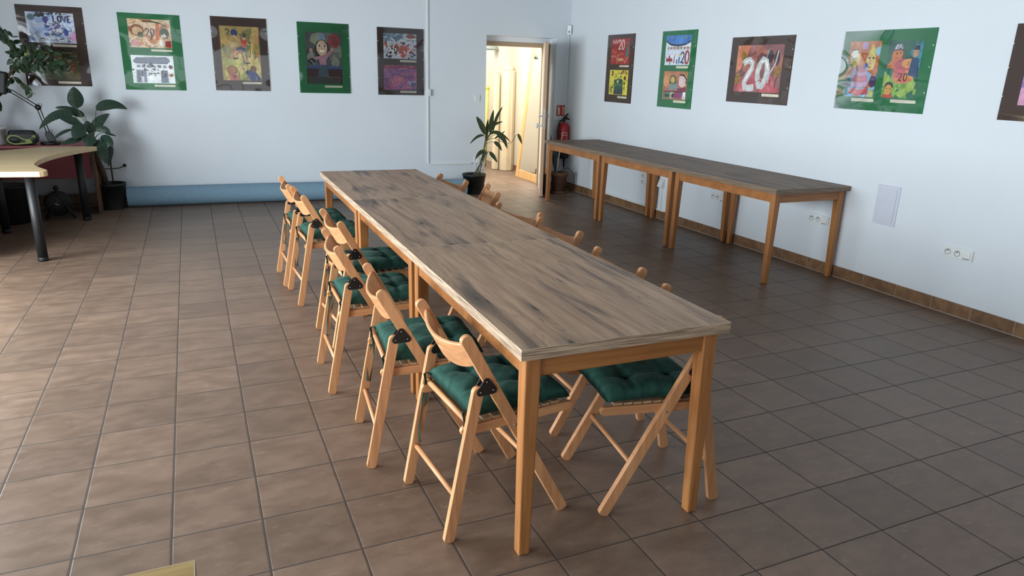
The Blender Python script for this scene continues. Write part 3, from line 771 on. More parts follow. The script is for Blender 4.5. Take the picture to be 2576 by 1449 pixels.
        p.line((176, 130, 110), .007, [(.44, .72), (.45, .67)]).poly((232, 230, 222), [(.37, .65), (.53, .66), (.5, .62), (.42, .62)]).ell((198, 172, 144), .44, .56, .05, .05)
        p.poly((168, 128, 140), [(.14, .62), (.2, .52), (.36, .54), (.42, .56), (.5, .55), (.68, .66), (.74, .62), (.56, .48), (.56, .36), (.38, .36), (.36, .48), (.2, .46)]).ell((178, 150, 132), .74, .68, .05, .04).ell((178, 150, 132), .14, .65, .04, .04)
        p.poly((60, 84, 128), [(0, .33), (.4, .38), (1, .34), (1, .28), (0, .28)]).poly((58, 34, 36), [(0, 0), (0, .3), (1, .3), (1, 0)]).poly((64, 84, 96), [(.32, .12), (.34, .36), (.6, .36), (.62, .12)])
        p.ell((30, 32, 36), .16, .44, .1, .06, .15).line((176, 180, 170), .01, [(.12, .46), (.18, .42), (.22, .38)]).poly((54, 62, 58), [(.04, 0), (.04, .14), (.55, .14), (.9, .08), (.9, 0)]).line((128, 116, 76), .008, [(.58, .14), (.92, .13), (.92, .02)]); return p
    if key == 'E1':
        p = Paint(w, h, (196, 202, 214), 17); p.blobs([(120, 144, 160), (96, 124, 144), (148, 168, 180)], 18, .05, .12, (0, .7, 1, 1))
        p.blobs([(176, 84, 62), (196, 96, 66), (158, 72, 74)], 26, .04, .1, (.06, .28, .98, .66)).blobs([(44, 52, 96), (36, 40, 60), (130, 44, 50)], 18, .02, .05, (.02, .03, .98, .25))
        for x in (.2, .36): p.ell((34, 32, 36), x, .34, .055, .16).ell((206, 204, 200), x, .36, .03, .08)
        p.ell((188, 84, 60), .58, .26, .13, .22, .1).squig([(226, 230, 236)], 30, .016, (.02, .1, .98, .85), .16).ell((150, 90, 76), .82, .9, .14, .09, .1).poly((52, 74, 110), [(.54, .55), (.6, .72), (.66, .55)]); return p
    if key == 'E2':
        p = Paint(w, h, (160, 92, 136), 18); p.blobs([(176, 84, 128), (150, 96, 152), (134, 84, 150), (190, 104, 140), (120, 76, 136)], 40, .05, .16)
        p.poly((150, 46, 84), [(0, 1), (1, 1), (1, .84), (.6, .9), (.3, .86), (0, .88)]).squig([(110, 60, 120), (196, 130, 150), (176, 120, 96), (96, 66, 120)], 34, .012, L=.3).ell((92, 92, 140), .86, .24, .1, .14, .3).squig([(214, 206, 222)], 8, .008, (.74, .1, .98, .36), .14); return p
    if key == 'F1':
        p = Paint(w, h, (158, 34, 40), 19); p.blobs([(170, 44, 48), (140, 26, 34), (178, 52, 50)], 20, .06, .16)
        p.text((216, 196, 186), .012, 'AUU', .08, .82, .07, .12, .4).text((222, 204, 200), .02, '20', .4, .58, .14, .36, .2)
        p.poly((72, 112, 110), [(.78, .3), (.84, .84), (.9, .86), (.96, .6), (.92, .26)]).line((208, 186, 140), .012, [(.9, .28), (.82, .12), (.74, .04)]).ell((198, 168, 104), .56, .18, .14, .06, .1).line((204, 168, 150), .01, [(.4, .3), (.42, .2), (.5, .16)]).squig([(206, 170, 150), (196, 150, 120)], 16, .008, (.06, .1, .4, .6), .12).line((204, 130, 110), .008, [(.44, .34), (.56, .44), (.7, .36)]); return p
    if key == 'F2':
        p = Paint(w, h, (214, 206, 84), 20); p.squig([(44, 50, 40), (60, 60, 44)], 40, .009, (.02, .05, .98, .92), .1).squig([(130, 40, 40)], 9, .016, (.5, .84, .96, .95), .08).text((120, 40, 44), .016, '2', .12, .78, .08, .16)
        p.ell((116, 46, 40), .84, .68, .06, .08, .05).line((70, 60, 40), .006, [(.84, .6), (.86, .2)]).poly((46, 92, 82), [(.28, .6), (.5, .66), (.74, .62), (.76, .04), (.3, .02)]).poly((40, 50, 64), [(.28, .22), (.76, .24), (.76, .02), (.28, .02)])
        for x in (.36, .46, .56, .66): p.line((96, 110, 130), .014, [(x, .04), (x, .22)]).line((130, 160, 70), .016, [(x, .36), (x + .04, .44)])
        p.ell((206, 206, 110), .48, .54, .05, .07).ell((38, 70, 70), .62, .54, .07, .08).line((44, 80, 60), .02, [(.13, .06), (.14, .34)]); return p
    if key == 'G1':
        p = Paint(w, h, (210, 214, 224), 21); p.poly((76, 130, 190), [(0, 1), (1, 1), (1, .82), (.8, .72), (.5, .67), (.2, .72), (0, .84)]).line((40, 52, 66), .022, [(0, .82), (.2, .7), (.5, .655), (.8, .7), (1, .8)]).blobs([(84, 140, 200), (66, 118, 178)], 10, .04, .1, (.1, .8, .9, .98)).ell((112, 136, 116), .8, .92, .06, .04)
        for i in range(14): x = .08 + i * .066; p.poly((206, 158, 92) if i % 2 else (96, 70, 56), [(x, .6), (x + .05, .62), (x + .045, .53), (x + .01, .53)]); p.line((168, 176, 196), .006, [(x + .02, .55), (x, .36)])
        p.poly((140, 36, 46), [(.06, .12), (.06, .26), (.14, .2), (.18, .36), (.24, .2), (.3, .26), (.32, .12)]).line((130, 36, 44), .014, [(.38, .05), (.4, .3)]).line((62, 124, 176), .03, [(.58, .06), (.6, .28)]).ell((196, 180, 90), .6, .34, .04, .04).ell((206, 166, 130), .4, .34, .03, .03).line((44, 50, 60), .016, [(.5, .04), (.49, .2)])
        p.text((44, 52, 84), .02, '2', .66, .07, .13, .36).text((150, 50, 44), .024, '0', .82, .05, .15, .42); p.line((60, 100, 70), .014, [(.22, .02), (.22, .1)]); return p
    if key == 'G2':
        p = Paint(w, h, (176, 120, 90), 22); p.blobs([(190, 130, 96), (160, 108, 84), (186, 142, 84)], 18, .06, .14, (0, .5, 1, 1)).ell((206, 152, 108), .12, .66, .12, .22, .08).poly((74, 92, 86), [(.26, .56), (.3, .84), (.42, .88), (.54, .8), (.54, .56)]).ell((206, 176, 84), .4, .7, .09, .11, .06)
        p.poly((126, 142, 142), [(.18, .34), (.34, .56), (.6, .58), (.66, .36)]).ell((206, 186, 182), .82, .66, .17, .22, .08).line((60, 40, 44), .02, [(.7, .88), (.86, .86), (.98, .72), (.94, .58)]).poly((130, 52, 80), [(.62, .4), (.98, .46), (.98, .32), (.64, .3)]).poly((104, 56, 64), [(.04, .3), (.98, .32), (.98, .26), (.04, .26)])
        p.poly((96, 124, 104), [(.04, .04), (.06, .26), (.34, .26), (.34, .04)]).ell((40, 52, 50), .2, .13, .1, .04, .2).poly((176, 176, 150), [(.34, .04), (.34, .26), (.5, .26), (.5, .06)]).ell((48, 50, 50), .46, .14, .06, .08, .1).poly((140, 70, 110), [(.52, .04), (.52, .26), (.8, .26), (.8, .04)]).poly((226, 226, 230), [(.86, .03), (.88, .28), (.98, .28), (.98, .03)]).line((120, 40, 60), .016, [(.92, .06), (.92, .12)]).line((70, 110, 180), .016, [(.84, .1), (.83, .26)]); return p
    if key == 'H1':
        p = Paint(w, h, (140, 92, 92), 23); p.blobs([(150, 100, 98), (126, 84, 86), (168, 110, 96), (112, 78, 82)], 36, .06, .16).blobs([(176, 84, 92), (160, 72, 84), (190, 110, 112)], 20, .06, .14, (0, 0, 1, .3)).poly((190, 130, 100), [(0, 1), (.3, 1), (.12, .5), (0, .4)])
        for (x, y, r) in ((.16, .75, .2), (.06, .28, -.1), (.92, .45, -.25)): p.ell((150, 116, 44), x, y, .06, .13, .05, rot=r).line((60, 48, 40), .007, [(x, y - .12), (x - .03, y - .3)]).squig([(90, 66, 36)], 3, .006, (x - .03, y - .05, x + .03, y + .05), .06)
        p.ell((70, 60, 68), .74, .76, .07, .14, .06).ell((58, 50, 58), .88, .72, .06, .16, .06).line((190, 180, 186), .012, [(.9, .88), (.86, .6), (.76, .4), (.74, .2)]).line((150, 150, 156), .01, [(.7, .9), (.66, .7)])
        g = (186, 188, 188)
        p.line(g, .052, [(.17, .60), (.22, .66), (.30, .68), (.37, .62), (.36, .5), (.29, .36), (.22, .2), (.24, .1), (.33, .08), (.45, .1)])
        p.line(g, .05, [(.52, .24), (.50, .42), (.53, .58), (.60, .70), (.67, .66), (.71, .5), (.69, .3), (.62, .12), (.56, .13), (.52, .24)])
        p.line((222, 224, 224), .012, [(.2, .64), (.3, .69), (.37, .62), (.35, .48), (.22, .22)]).line((222, 224, 224), .012, [(.56, .64), (.66, .68), (.72, .5)]); return p
    if key == 'I1':
        p = Paint(w, h, (192, 112, 56), 24); p.blobs([(200, 120, 60), (180, 100, 52), (206, 140, 70)], 14, .08, .16, (0, .6, 1, 1)).blobs([(120, 176, 214), (150, 196, 222), (96, 150, 200)], 18, .07, .15, (0, 0, 1, .5))
        p.ell((176, 150, 196), .5, .92, .1, .07).ell((120, 180, 210), .95, .82, .08, .08).poly((182, 186, 74), [(.62, .74), (.9, .78), (.76, .95)])
        p.ell((216, 180, 96), .24, .7, .18, .16, .06).ell((226, 226, 214), .22, .76, .12, .1, .08).line((40, 60, 70), .014, [(.1, .84), (.3, .86), (.34, .78)]).line((50, 50, 50), .01, [(.16, .68), (.3, .7)]).ell((210, 190, 120), .76, .64, .15, .16, .05).ell((60, 80, 90), .82, .7, .03, .02).ell((60, 80, 90), .7, .7, .03, .02).line((150, 96, 60), .01, [(.74, .66), (.72, .6), (.78, .6)]).line((160, 60, 60), .01, [(.7, .54), (.8, .53)]).poly((182, 96, 66), [(.42, .72), (.56, .72), (.54, .86), (.44, .86)])
        for (x, y) in ((.1, .5), (.1, .24), (.92, .28)): p.ell((72, 52, 92), x, y, .12, .1, .05).ell((120, 100, 150), x - .03, y + .04, .03, .02)
        for (y, wd, c) in ((.06, .32, (206, 84, 96)), (.19, .27, (196, 150, 190)), (.29, .24, (196, 88, 112)), (.39, .19, (190, 140, 176)), (.47, .14, (170, 84, 112))): p.poly(c, [(.5 - wd, y), (.5, y - .03), (.5 + wd, y), (.5 + wd * .92, y + .1), (.5, y + .075), (.5 - wd * .92, y + .1)]); p.line((110, 50, 70), .006, [(.5 - wd, y), (.5, y - .03), (.5 + wd, y)])
        p.ell((182, 190, 92), .92, .06, .07, .08).ell((60, 80, 170), .62, .56, .06, .05); return p
    if key == 'I2':
        p = Paint(w, h, (40, 104, 84), 25); p.blobs([(36, 96, 80), (52, 120, 96), (30, 84, 76)], 20, .08, .16, (0, .4, 1, 1)).blobs([(124, 168, 70), (104, 152, 60), (150, 182, 84)], 26, .06, .14, (0, 0, 1, .34)).blobs([(60, 130, 150), (70, 140, 160)], 8, .05, .1, (.75, .6, 1, .9))
        p.ell((196, 116, 66), .3, .74, .16, .13, .04).poly((196, 116, 66), [(.04, .56), (.16, .66), (.4, .64), (.4, .5), (.06, .52)]).poly((176, 176, 190), [(.18, .84), (.24, .93), (.42, .93), (.44, .84)]).squig([(50, 50, 60)], 5, .01, (.2, .84, .42, .92), .1).line((60, 50, 60), .014, [(.16, .83), (.44, .84)]).ell((50, 40, 36), .28, .77, .025, .015).ell((50, 40, 36), .38, .78, .02, .015).line((150, 60, 50), .01, [(.26, .69), (.36, .69)])
        p.ell((206, 126, 104), .56, .36, .3, .11, .02).poly((190, 96, 98), [(.26, .58), (.26, .36), (.86, .36), (.88, .58)]).poly((206, 148, 86), [(.6, .58), (.64, .3), (.84, .36), (.88, .58)]).ell((176, 84, 96), .56, .58, .3, .1, .03).ell((206, 150, 96), .66, .6, .2, .08, .05).line((150, 70, 70), .007, [(.26, .46), (.56, .42), (.86, .47)]).squig([(90, 60, 40)], 12, .008, (.36, .6, .86, .7), .1)
        p.text((50, 34, 34), .012, '20', .44, .3, .1, .13, .5)
        p.ell((52, 40, 48), .2, .2, .13, .08, .04).ell((206, 150, 62), .2, .14, .11, .09, .03).poly((190, 62, 48), [(.04, 0), (.08, .06), (.32, .06), (.38, 0)]).ell((50, 40, 36), .15, .16, .02, .012).ell((50, 40, 36), .25, .16, .02, .012).line((150, 60, 40), .008, [(.16, .1), (.24, .1)])
        p.ell((190, 140, 100), .82, .78, .07, .08).poly((36, 40, 64), [(.74, .83), (.78, .9), (.9, .9), (.91, .83)]).poly((44, 74, 110), [(.74, .7), (.7, .4), (.96, .36), (.94, .68)]); return p
    if key == 'J1':
        p = Paint(w, h, (160, 130, 176), 26); p.blobs([(176, 140, 186), (140, 116, 170), (196, 150, 176)], 30, .06, .16).blobs([(176, 84, 112)], 8, .06, .12, (0, 0, 1, .2)).squig([(90, 70, 120), (206, 180, 206)], 14, .012, L=.25); return p

def picture(label, wall, a0, a1, z0, z1, board, arts, seed, pins=True):
    """wall 'b': a0,a1 = x; wall 'r': a0,a1 = y, left edge first. arts: (key, u0,u1,v0,v1, caption rect)"""
    W, H = abs(a1 - a0), z1 - z0; mid = (a0 + a1) / 2; zc = (z0 + z1) / 2
    loc = (mid, YB - .0025, zc) if wall == 'b' else (XR - .0025, mid, zc)
    t = thing('picture_board', label, 'picture', loc, 0 if wall == 'b' else -PI / 2, 'mounted children paintings on the walls')
    MB().box((0, 0, 0), (W, .005, H)).build('mount_board', M[board], t)
    for (key, u0, u1, v0, v1, cap) in arts:
        w, h = (u1 - u0) * W, (v1 - v0) * H
        p = draw(key, w, h); p.mb.build('painting', M['art'], t, (((u0 + u1) / 2 - .5) * W, -.0031, ((v0 + v1) / 2 - .5) * H))
        c0_, c1_, d0, d1 = cap; cw, ch = (c1_ - c0_) * W, (d1 - d0) * H
        cm = MB(); cm.box((0, 0, 0), (cw, .0008, ch)); cm.box((-cw * .16, -.0005, 0), (cw * .5, .0003, ch * .10), mi=1)
        cm.build('caption_label', [M['caption'], M['grey_plastic']], t, (((c0_ + c1_) / 2 - .5) * W, -.0031, ((d0 + d1) / 2 - .5) * H))
    r = random.Random(seed); nx, nz = 26, 34; vs = []
    ph = [r.uniform(0, 6.28) for _ in range(8)]; amp = r.uniform(.0016, .0026)
    for j in range(nz + 1):
        for i in range(nx + 1):
            u, v = i / nx, j / nz
            ed = 1 - (1 - (2 * u - 1) ** 4) * (1 - (2 * v - 1) ** 4)
            d = math.sin(5 * u + 2.3 * math.sin(4 * v + ph[0]) + ph[1]) * .5 + math.sin(9 * v + 1.6 * math.sin(5 * u + ph[2]) + ph[3]) * (.3 + .7 * ed) + .5 * math.sin(19 * v + ph[4]) * abs(2 * u - 1) ** 3
            vs.append(((u - .5) * W, -.0105 - amp * d, (v - .5) * H))
    fs = [(j * (nx + 1) + i, j * (nx + 1) + i + 1, (j + 1) * (nx + 1) + i + 1, (j + 1) * (nx + 1) + i) for j in range(nz) for i in range(nx)]
    MB().add(vs, fs, 0, True).build('plastic_cover', M['clear'], t)
    pn = MB()
    if pins:
        for q in (.25, .55, .8): pn.sphere((W / 2 - .008, -.012, (q - .5) * H), .0045, seg=6); pn.sphere((-W / 2 + .008, -.012, (q - .5) * H), .0045, seg=6)
        pn.build('clips', M['pin'], t)
    return t
picture('brown board behind the leafy branch, top painting lettered LOVE', 'b', -1.356, -.759, 1.31, 2.11, 'brown_board', [('A1', .134, .853, .544, .919, (.49, .845, .499, .527)), ('A2', .151, .839, .082, .451, (.48, .832, .03, .058))], 1)
picture('green board with a painted snowman above a grey house drawing', 'b', -.437, .173, 1.283, 2.085, 'green_board', [('B1', .148, .835, .56, .929, (.484, .83, .514, .542)), ('B2', .136, .828, .091, .459, (.473, .82, .044, .072))], 2, False)
picture('brown board with one tall ochre painting of a leaping child', 'b', .488, 1.089, 1.291, 2.098, 'brown_board', [('C1', .146, .851, .143, .881, (.49, .843, .095, .124))], 3)
picture('green board with one painting of a smiling girl in a blue hat', 'b', 1.432, 2.039, 1.279, 2.09, 'green_board', [('D1', .146, .839, .133, .867, (.487, .837, .083, .11))], 4)
picture('brown board beside the cable duct, red figures above a pink painting', 'b', 2.388, 2.985, 1.271, 2.078, 'brown_board', [('E1', .132, .842, .547, .919, (.48, .836, .5, .529)), ('E2', .127, .838, .08, .449, (.477, .833, .034, .064))], 5)
picture('narrow looking brown board with a red painting above a yellow one', 'r', 5.745, 5.130, 1.266, 2.073, 'brown_board', [('F1', .154, .844, .568, .94, (.501, .845, .527, .553)), ('F2', .158, .847, .116, .483, (.501, .846, .069, .097))], 6)
picture('green board with a blue topped painting above an orange one', 'r', 4.579, 3.962, 1.264, 2.073, 'green_board', [('G1', .131, .846, .559, .94, (.486, .82, .519, .547)), ('G2', .145, .837, .111, .479, (.491, .841, .072, .102))], 7)
picture('wide brown board with one reddish painting of a large grey 20', 'r', 3.412, 2.597, 1.374, 1.975, 'brown_board', [('H1', .123, .859, .169, .874, (.599, .862, .113, .152))], 8)
picture('wide green board with two tall cake paintings side by side', 'r', 2.065, 1.262, 1.382, 1.98, 'green_board', [('I1', .083, .446, .168, .869, (.196, .459, .108, .149)), ('I2', .532, .893, .174, .87, (.644, .912, .116, .154))], 9)
picture('brown board with a lilac painting cut off by the right picture edge', 'r', .717, -.085, 1.38, 1.98, 'brown_board', [('J1', .137, .87, .166, .87, (.6, .86, .11, .15))], 10)

# ------------------------------------------------------------------ electrical fittings
def socket(label, wall, a, z, n, flap=False, vertical=False):
    loc = (a, YB, z) if wall == 'b' else (XR, a, z)
    t = thing('wall_socket', label, 'socket', loc, 0 if wall == 'b' else -PI / 2)
    s = .071; w = s * n + .010 if not vertical else .081; h = .081 if not vertical else s * n + .010
    MB().box((0, -.005, 0), (w, .010, h)).build('cover_plate', M['white_plastic'], t, None, .004)
    for i in range(n):
        o = (i - (n - 1) / 2) * s; x, zz = (o, 0) if not vertical else (0, -o)
        if flap and i == n - 1: break
        q = MB(); q.lathe([(.0215, 0), (.0215, .0035), (.019, .0035), (.0175, -.006), (.0005, -.006)], (x, -.0105, zz), 24, axis='y')
        for v in range(len(q.v)): pass
        ins = q.build('socket_well', M['grey_plastic'], t)
        hol = MB(); hol.lathe([(.0005, .0), (.0042, .0), (.0042, -.002)], (x + .006, -.0075, zz + .008), 10, axis='y'); hol.tube([(x - .008, -.0115, zz + .004), (x, -.0115, zz + .012), (x + .006, -.0115, zz + .013)], .003, 6); hol.tube([(x + .004, -.0075, zz - .006), (x + .004, -.0085, zz - .006)], .003, 8)
        hol.build('socket_holes', M['dark_hole'], ins)
    if flap:
        x = (n - 1) / 2 * s
        MB().box((x - .002, -.0125, .002), (.058, .006, .05)).build('socket_flap', M['white_plastic'], t, None, .002)
        MB().box((x - .004, -.011, -.0255), (.048, .003, .0035)).build('flap_gap', M['dark_hole'], t)
    return t
socket('white triple socket with flap on the bare right wall, nearest the camera', 'r', .779, .447, 3, True)
socket('white triple socket with flap seen under the nearest right wall table', 'r', 2.045, .445, 3, True)
socket('white socket half hidden by legs under the right wall tables', 'r', 3.365, .415, 3, True)
socket('small white two hole socket at the far right wall, above the duct', 'r', 4.733, .41, 2, False, True)
socket('white socket holding a black plug beside the left plant pot', 'b', -.548, .437, 1, False)
socket('white socket low on the back wall beside the doorway plant', 'b', 3.725, .43, 1, False)
pl = thing('power_plug', 'black plug with its cord in the socket behind the left plant', 'plug', (-.548, YB - .012, .455))
MB().lathe([(.001, .035), (.012, .034), (.018, .022), (.018, 0), (.001, 0)], (0, 0, 0), 16, axis='y').build('plug_body', M['black_plastic'], pl)
MB().tube([(-.012, -.012, -.012), (-.06, -.02, -.03), (-.13, -.025, -.035), (-.22, -.03, -.03), (-.3, -.02, .01)], .0045, 8).build('cord', M['black_plastic'], pl)
wa = thing('charger_plug', 'white charger with a looped thin cord in the socket by the doorway plant', 'plug', (3.74, YB - .012, .42))
MB().box((0, -.022, 0), (.045, .04, .055)).build('plug_body', M['white_plastic'], wa, None, .006)
MB().tube([(-.0, -.03, -.02), (-.03, -.035, -.06), (-.02, -.04, -.11), (.03, -.04, -.14), (.06, -.03, -.13)], .004, 8).build('cord', M['grey_plastic'], wa)
sw = thing('light_switch', 'white double light switch on the back wall left of the doorway', 'switch', (3.727, YB, 1.245))
MB().box((0, -.006, 0), (.083, .012, .083)).build('cover_plate', M['white_plastic'], sw, None, .004)
for s in (-1, 1): MB().box((s * .0165, -.014, 0), (.031, .006, .064)).build('rocker', M['white_plastic'], sw, None, .002)
cd = thing('cable_duct', 'white cable duct running down the back wall beside the brown board', 'cable duct', (3.037, YB, 0))
MB().box((0, -.009, 1.745), (.020, .018, 2.71)).build('vertical_duct', M['white_plastic'], cd, None, .002)
MB().box((.315, -.009, .380), (.61, .018, .020)).build('horizontal_duct', M['white_plastic'], cd, None, .002)
MB().box((.008, -.031, 1.306), (.048, .025, .085)).build('junction_box', M['white_plastic'], cd, None, .005)
c2 = thing('corner_cable_duct', 'thin white cable duct in the corner above the fire extinguisher', 'cable duct', (5.072, YB, 0))
MB().box((0, -.007, 1.535), (.014, .014, 1.13)).build('vertical_duct', M['white_plastic'], c2, None, .002)
MB().box((-.083, -.007, .965), (.166, .014, .014)).build('horizontal_duct', M['white_plastic'], c2, None, .002)
det = thing('motion_detector', 'small white detector high in the corner above the duct', 'detector', (5.058, YB - .042, 2.17), PI / 4 * -1)
MB().box((0, 0, 0), (.058, .032, .12)).build('housing', M['white_plastic'], det, None, .006)
MB().sphere((0, -.016, -.025), .016, seg=8, sc3=(1, .4, 1)).build('lens', M['grey_plastic'], det)
c3 = thing('wall_cable_duct', 'white cable duct above the tiled plinth behind the right wall tables', 'cable duct', (XR, 5.1, .105))
MB().box((-.006, 0, 0), (.012, 1.7, .022)).build('duct', M['white_plastic'], c3, None, .002)
c4 = thing('socket_riser', 'white vertical duct with a hooded outlet between the right wall table legs', 'cable duct', (XR, 4.335, 0))
MB().box((-.008, 0, .235), (.016, .03, .25)).build('duct', M['white_plastic'], c4, None, .002)
hd = MB(); hd.prism([(0, .36), (0, .465), (.02, .465), (.05, .395), (.05, .375)], lambda p, t: Vector((-p[0], .04 if t else -.04, p[1]))); hd.build('outlet_hood', M['white_plastic'], c4, None, .003)
pn = thing('access_panel', 'white hatch panel in the right wall beside the table end', 'wall panel', (XR, 1.414, .68), -PI / 2)
MB().box((0, -.003, 0), (.20, .006, .31)).build('panel_frame', M['hatch'], pn, None, .002)
MB().box((0, -.008, 0), (.152, .004, .258)).build('hatch', M['hatch'], pn, None, .0015)

# ------------------------------------------------------------------ roll of matting along the back wall
rp = [(-.548, 6.628), (-.2, 6.622), (.44, 6.612), (1.0, 6.585), (1.61, 6.54), (2.2, 6.50), (2.9, 6.45), (3.44, 6.40)]
R0 = .112
ro = thing('matting_roll', 'long blue grey rolled mat lying along the foot of the back wall', 'rolled mat', (0, 0, 0))
mb = MB(); mb.tube([(x, y, R0 + .0005) for x, y in rp], R0, 32, caps=False); mb.build('mat', M['roll'], ro)
for (e, s) in ((0, -1), (-1, 1)):
    p = Vector((rp[e][0], rp[e][1], R0 + .0005)); mb = MB(); q = Vector((rp[e + s * -1 if e == 0 else -2][0], rp[1 if e == 0 else -2][1], R0)); d = (p - q); d.z = 0; d.normalize()
    side = Vector((-d.y, d.x, 0)); sp = []
    for i in range(150):
        a = i * .25; r = R0 - .006 - (R0 - .03) * (1 - i / 150.); sp.append(p - d * (.006) + side * math.cos(a) * r + Vector((0, 0, 1)) * math.sin(a) * r)
    mb.tube(sp, .0068, 5); mb.build('roll_end', M['roll_end'], ro)

# ------------------------------------------------------------------ leaves
def add_leaf(mb, P0, P1, P2, w, n=14, fold=.22, face=None):
    P0, P1, P2 = Vector(P0), Vector(P1), Vector(P2); cam = Vector((.2, -1, .25)).normalized()
    cols = 5
    for i in range(n + 1):
        t = i / n; c = bez(P0, P1, P2, t); tg = (bez(P0, P1, P2, min(1, t + .03)) - bez(P0, P1, P2, max(0, t - .03))).normalized()
        up = (face or cam); side = tg.cross(up)
        side = side.normalized() if side.length > 1e-4 else Vector((1, 0, 0))
        nr = side.cross(tg)
        prof = (math.sin(PI * min(1, t ** .75 * 1.0)) ** .7) if 0 < t < 1 else 0.0
        for k in range(cols):
            u = -1 + 2 * k / (cols - 1); hw = w / 2 * prof + .0006
            mb.uv[len(mb.v)] = (k / (cols - 1), t)
            mb.v.append(c + side * (u * hw) + nr * (-fold * abs(u) * hw + .012 * w * math.sin(t * 21) * abs(u)))
    b = len(mb.v) - (n + 1) * cols
    for i in range(n):
        for k in range(cols - 1):
            a = b + i * cols + k; mb.f.append([a, a + 1, a + cols + 1, a + cols]); mb.mi.append(0); mb.sm.append(True); mb.col.append(None)
def pot(parent, r, h, mat, r_bot=.76, lip=.014, soil=.03, seg=32):
    MB().lathe([(.001, .0005), (r * r_bot, .0005), (r * r_bot, .004), (r * .97, h - .03), (r, h - .03), (r + lip * .3, h - .002), (r - .004, h), (r - .010, h - .004), (r - .016, h - .05), (r * r_bot - .012, .02), (.001, .02)], (0, 0, 0), seg).build('pot', mat, parent)
    MB().lathe([(.001, h - soil - .004), (r - .02, h - soil), (r - .018, h - soil - .012), (.001, h - soil - .012)], (0, 0, 0), seg).build('soil', M['soil'], parent)
LL = [((-.88, 6.35, 1.098), (-.883, 6.32, 1.211), (-.88, 6.3, 1.318), .148), ((-.912, 6.28, 1.034), (-1.056, 6.22, 1.11), (-1.217, 6.15, .901), .085), ((-.861, 6.3, .936), (-.96, 6.25, 1.011), (-1.046, 6.2, 1.022), .085),
 ((-.824, 6.35, 1.017), (-.95, 6.4, 1.094), (-1.089, 6.42, 1.102), .085), ((-.713, 6.35, 1.081), (-.585, 6.4, 1.20), (-.426, 6.45, 1.087), .105), ((-.757, 6.3, .862), (-.725, 6.35, .977), (-.597, 6.4, 1.044), .1),
 ((-.808, 6.2, .927), (-.873, 6.12, .918), (-.917, 6.08, .81), .14), ((-.785, 6.2, .854), (-.779, 6.1, .807), (-.809, 6.08, .729), .13), ((-.931, 6.2, .899), (-1.033, 6.15, .885), (-1.116, 6.1, .79), .032),
 ((-.737, 6.3, .874), (-.656, 6.3, .925), (-.604, 6.3, .849), .07), ((-.662, 6.3, .858), (-.615, 6.32, .839), (-.558, 6.35, .815), .025), ((-.704, 6.25, .796), (-.623, 6.2, .82), (-.592, 6.18, .716), .1),
 ((-.738, 6.2, .789), (-.678, 6.12, .715), (-.663, 6.12, .546), .13), ((-.607, 6.25, .729), (-.622, 6.22, .65), (-.662, 6.22, .505), .055), ((-.844, 6.2, .815), (-.932, 6.1, .8), (-1.042, 6.05, .759), .06),
 ((-.804, 6.3, .891), (-.797, 6.3, .944), (-.813, 6.32, .975), .08), ((-.773, 6.3, .85), (-.789, 6.3, .891), (-.763, 6.32, .942), .08)]
px, py = -.695, 6.575
lp = thing('calathea_plant', 'large striped leaf plant in a black pot left of the roll', 'plant', (px, py, 0))
pot(lp, .152, .285, M['black_pot'])
O = Vector((px, py, 0))
fm = MB(); stm = MB()
for (a, b, c, w) in LL:
    add_leaf(fm, Vector(a) - O, Vector(b) - O, Vector(c) - O, w)
    h = Vector((-.775, 6.32, .78 if a[2] > .8 else .70)) - O; q = Vector(a) - O
    if (q - h).length > .03: stm.tube([h, (h + q) / 2 + Vector((0, 0, .02)), q], .0045, 6)
fm.build('foliage', M['leaf_a'], lp); stm.build('leaf_stalks', M['stem'], lp)
ca = MB(); ca.tube([Vector(p) - O for p in ((-.735, 6.56, .24), (-.748, 6.48, .42), (-.762, 6.36, .56), (-.785, 6.32, .80))], [.036, .032, .028, .020], 12)
ca.tube([Vector(p) - O for p in ((-.668, 6.58, .25), (-.660, 6.48, .5), (-.62, 6.30, .72))], .008, 8); ca.build('cane', M['bark'], lp)

RL = [((3.767, 6.5, .78), (3.697, 6.48, .926), (3.599, 6.45, 1.025), .09), ((3.732, 6.48, .777), (3.619, 6.42, .81), (3.496, 6.4, .676), .034), ((3.825, 6.5, .8), (3.835, 6.5, .95), (3.865, 6.5, 1.11), .07),
 ((3.867, 6.52, .82), (3.90, 6.52, 1.011), (4.004, 6.52, 1.151), .045), ((3.808, 6.5, .86), (3.895, 6.48, .95), (3.993, 6.48, .955), .034), ((3.804, 6.5, .785), (3.92, 6.48, .89), (4.104, 6.45, .687), .045), ((3.89, 6.45, .80), (3.993, 6.4, .79), (4.023, 6.38, .606), .075),
 ((3.857, 6.45, .695), (3.908, 6.4, .69), (3.943, 6.38, .581), .06), ((3.754, 6.48, .578), (3.64, 6.42, .585), (3.577, 6.4, .476), .052), ((3.742, 6.45, .566), (3.683, 6.4, .531), (3.676, 6.38, .45), .045), ((3.796, 6.45, .565), (3.846, 6.42, .526), (3.892, 6.4, .427), .06),
 ((4.229, 6.5, .793), (4.266, 6.5, .75), (4.293, 6.5, .656), .05), ((3.885, 6.5, .737), (3.974, 6.52, .772), (4.061, 6.55, .832), .024), ((3.779, 6.52, .726), (3.795, 6.54, .88), (3.808, 6.55, .983), .05)]
qx, qy = 3.63, 6.575
rp_ = thing('doorway_plant', 'striped leaf plant in a black pot standing before the lit doorway', 'plant', (qx, qy, 0))
pot(rp_, .160, .262, M['black_pot'], .74)
O2 = Vector((qx, qy, 0)); fm = MB(); st2 = MB(); st3 = MB()
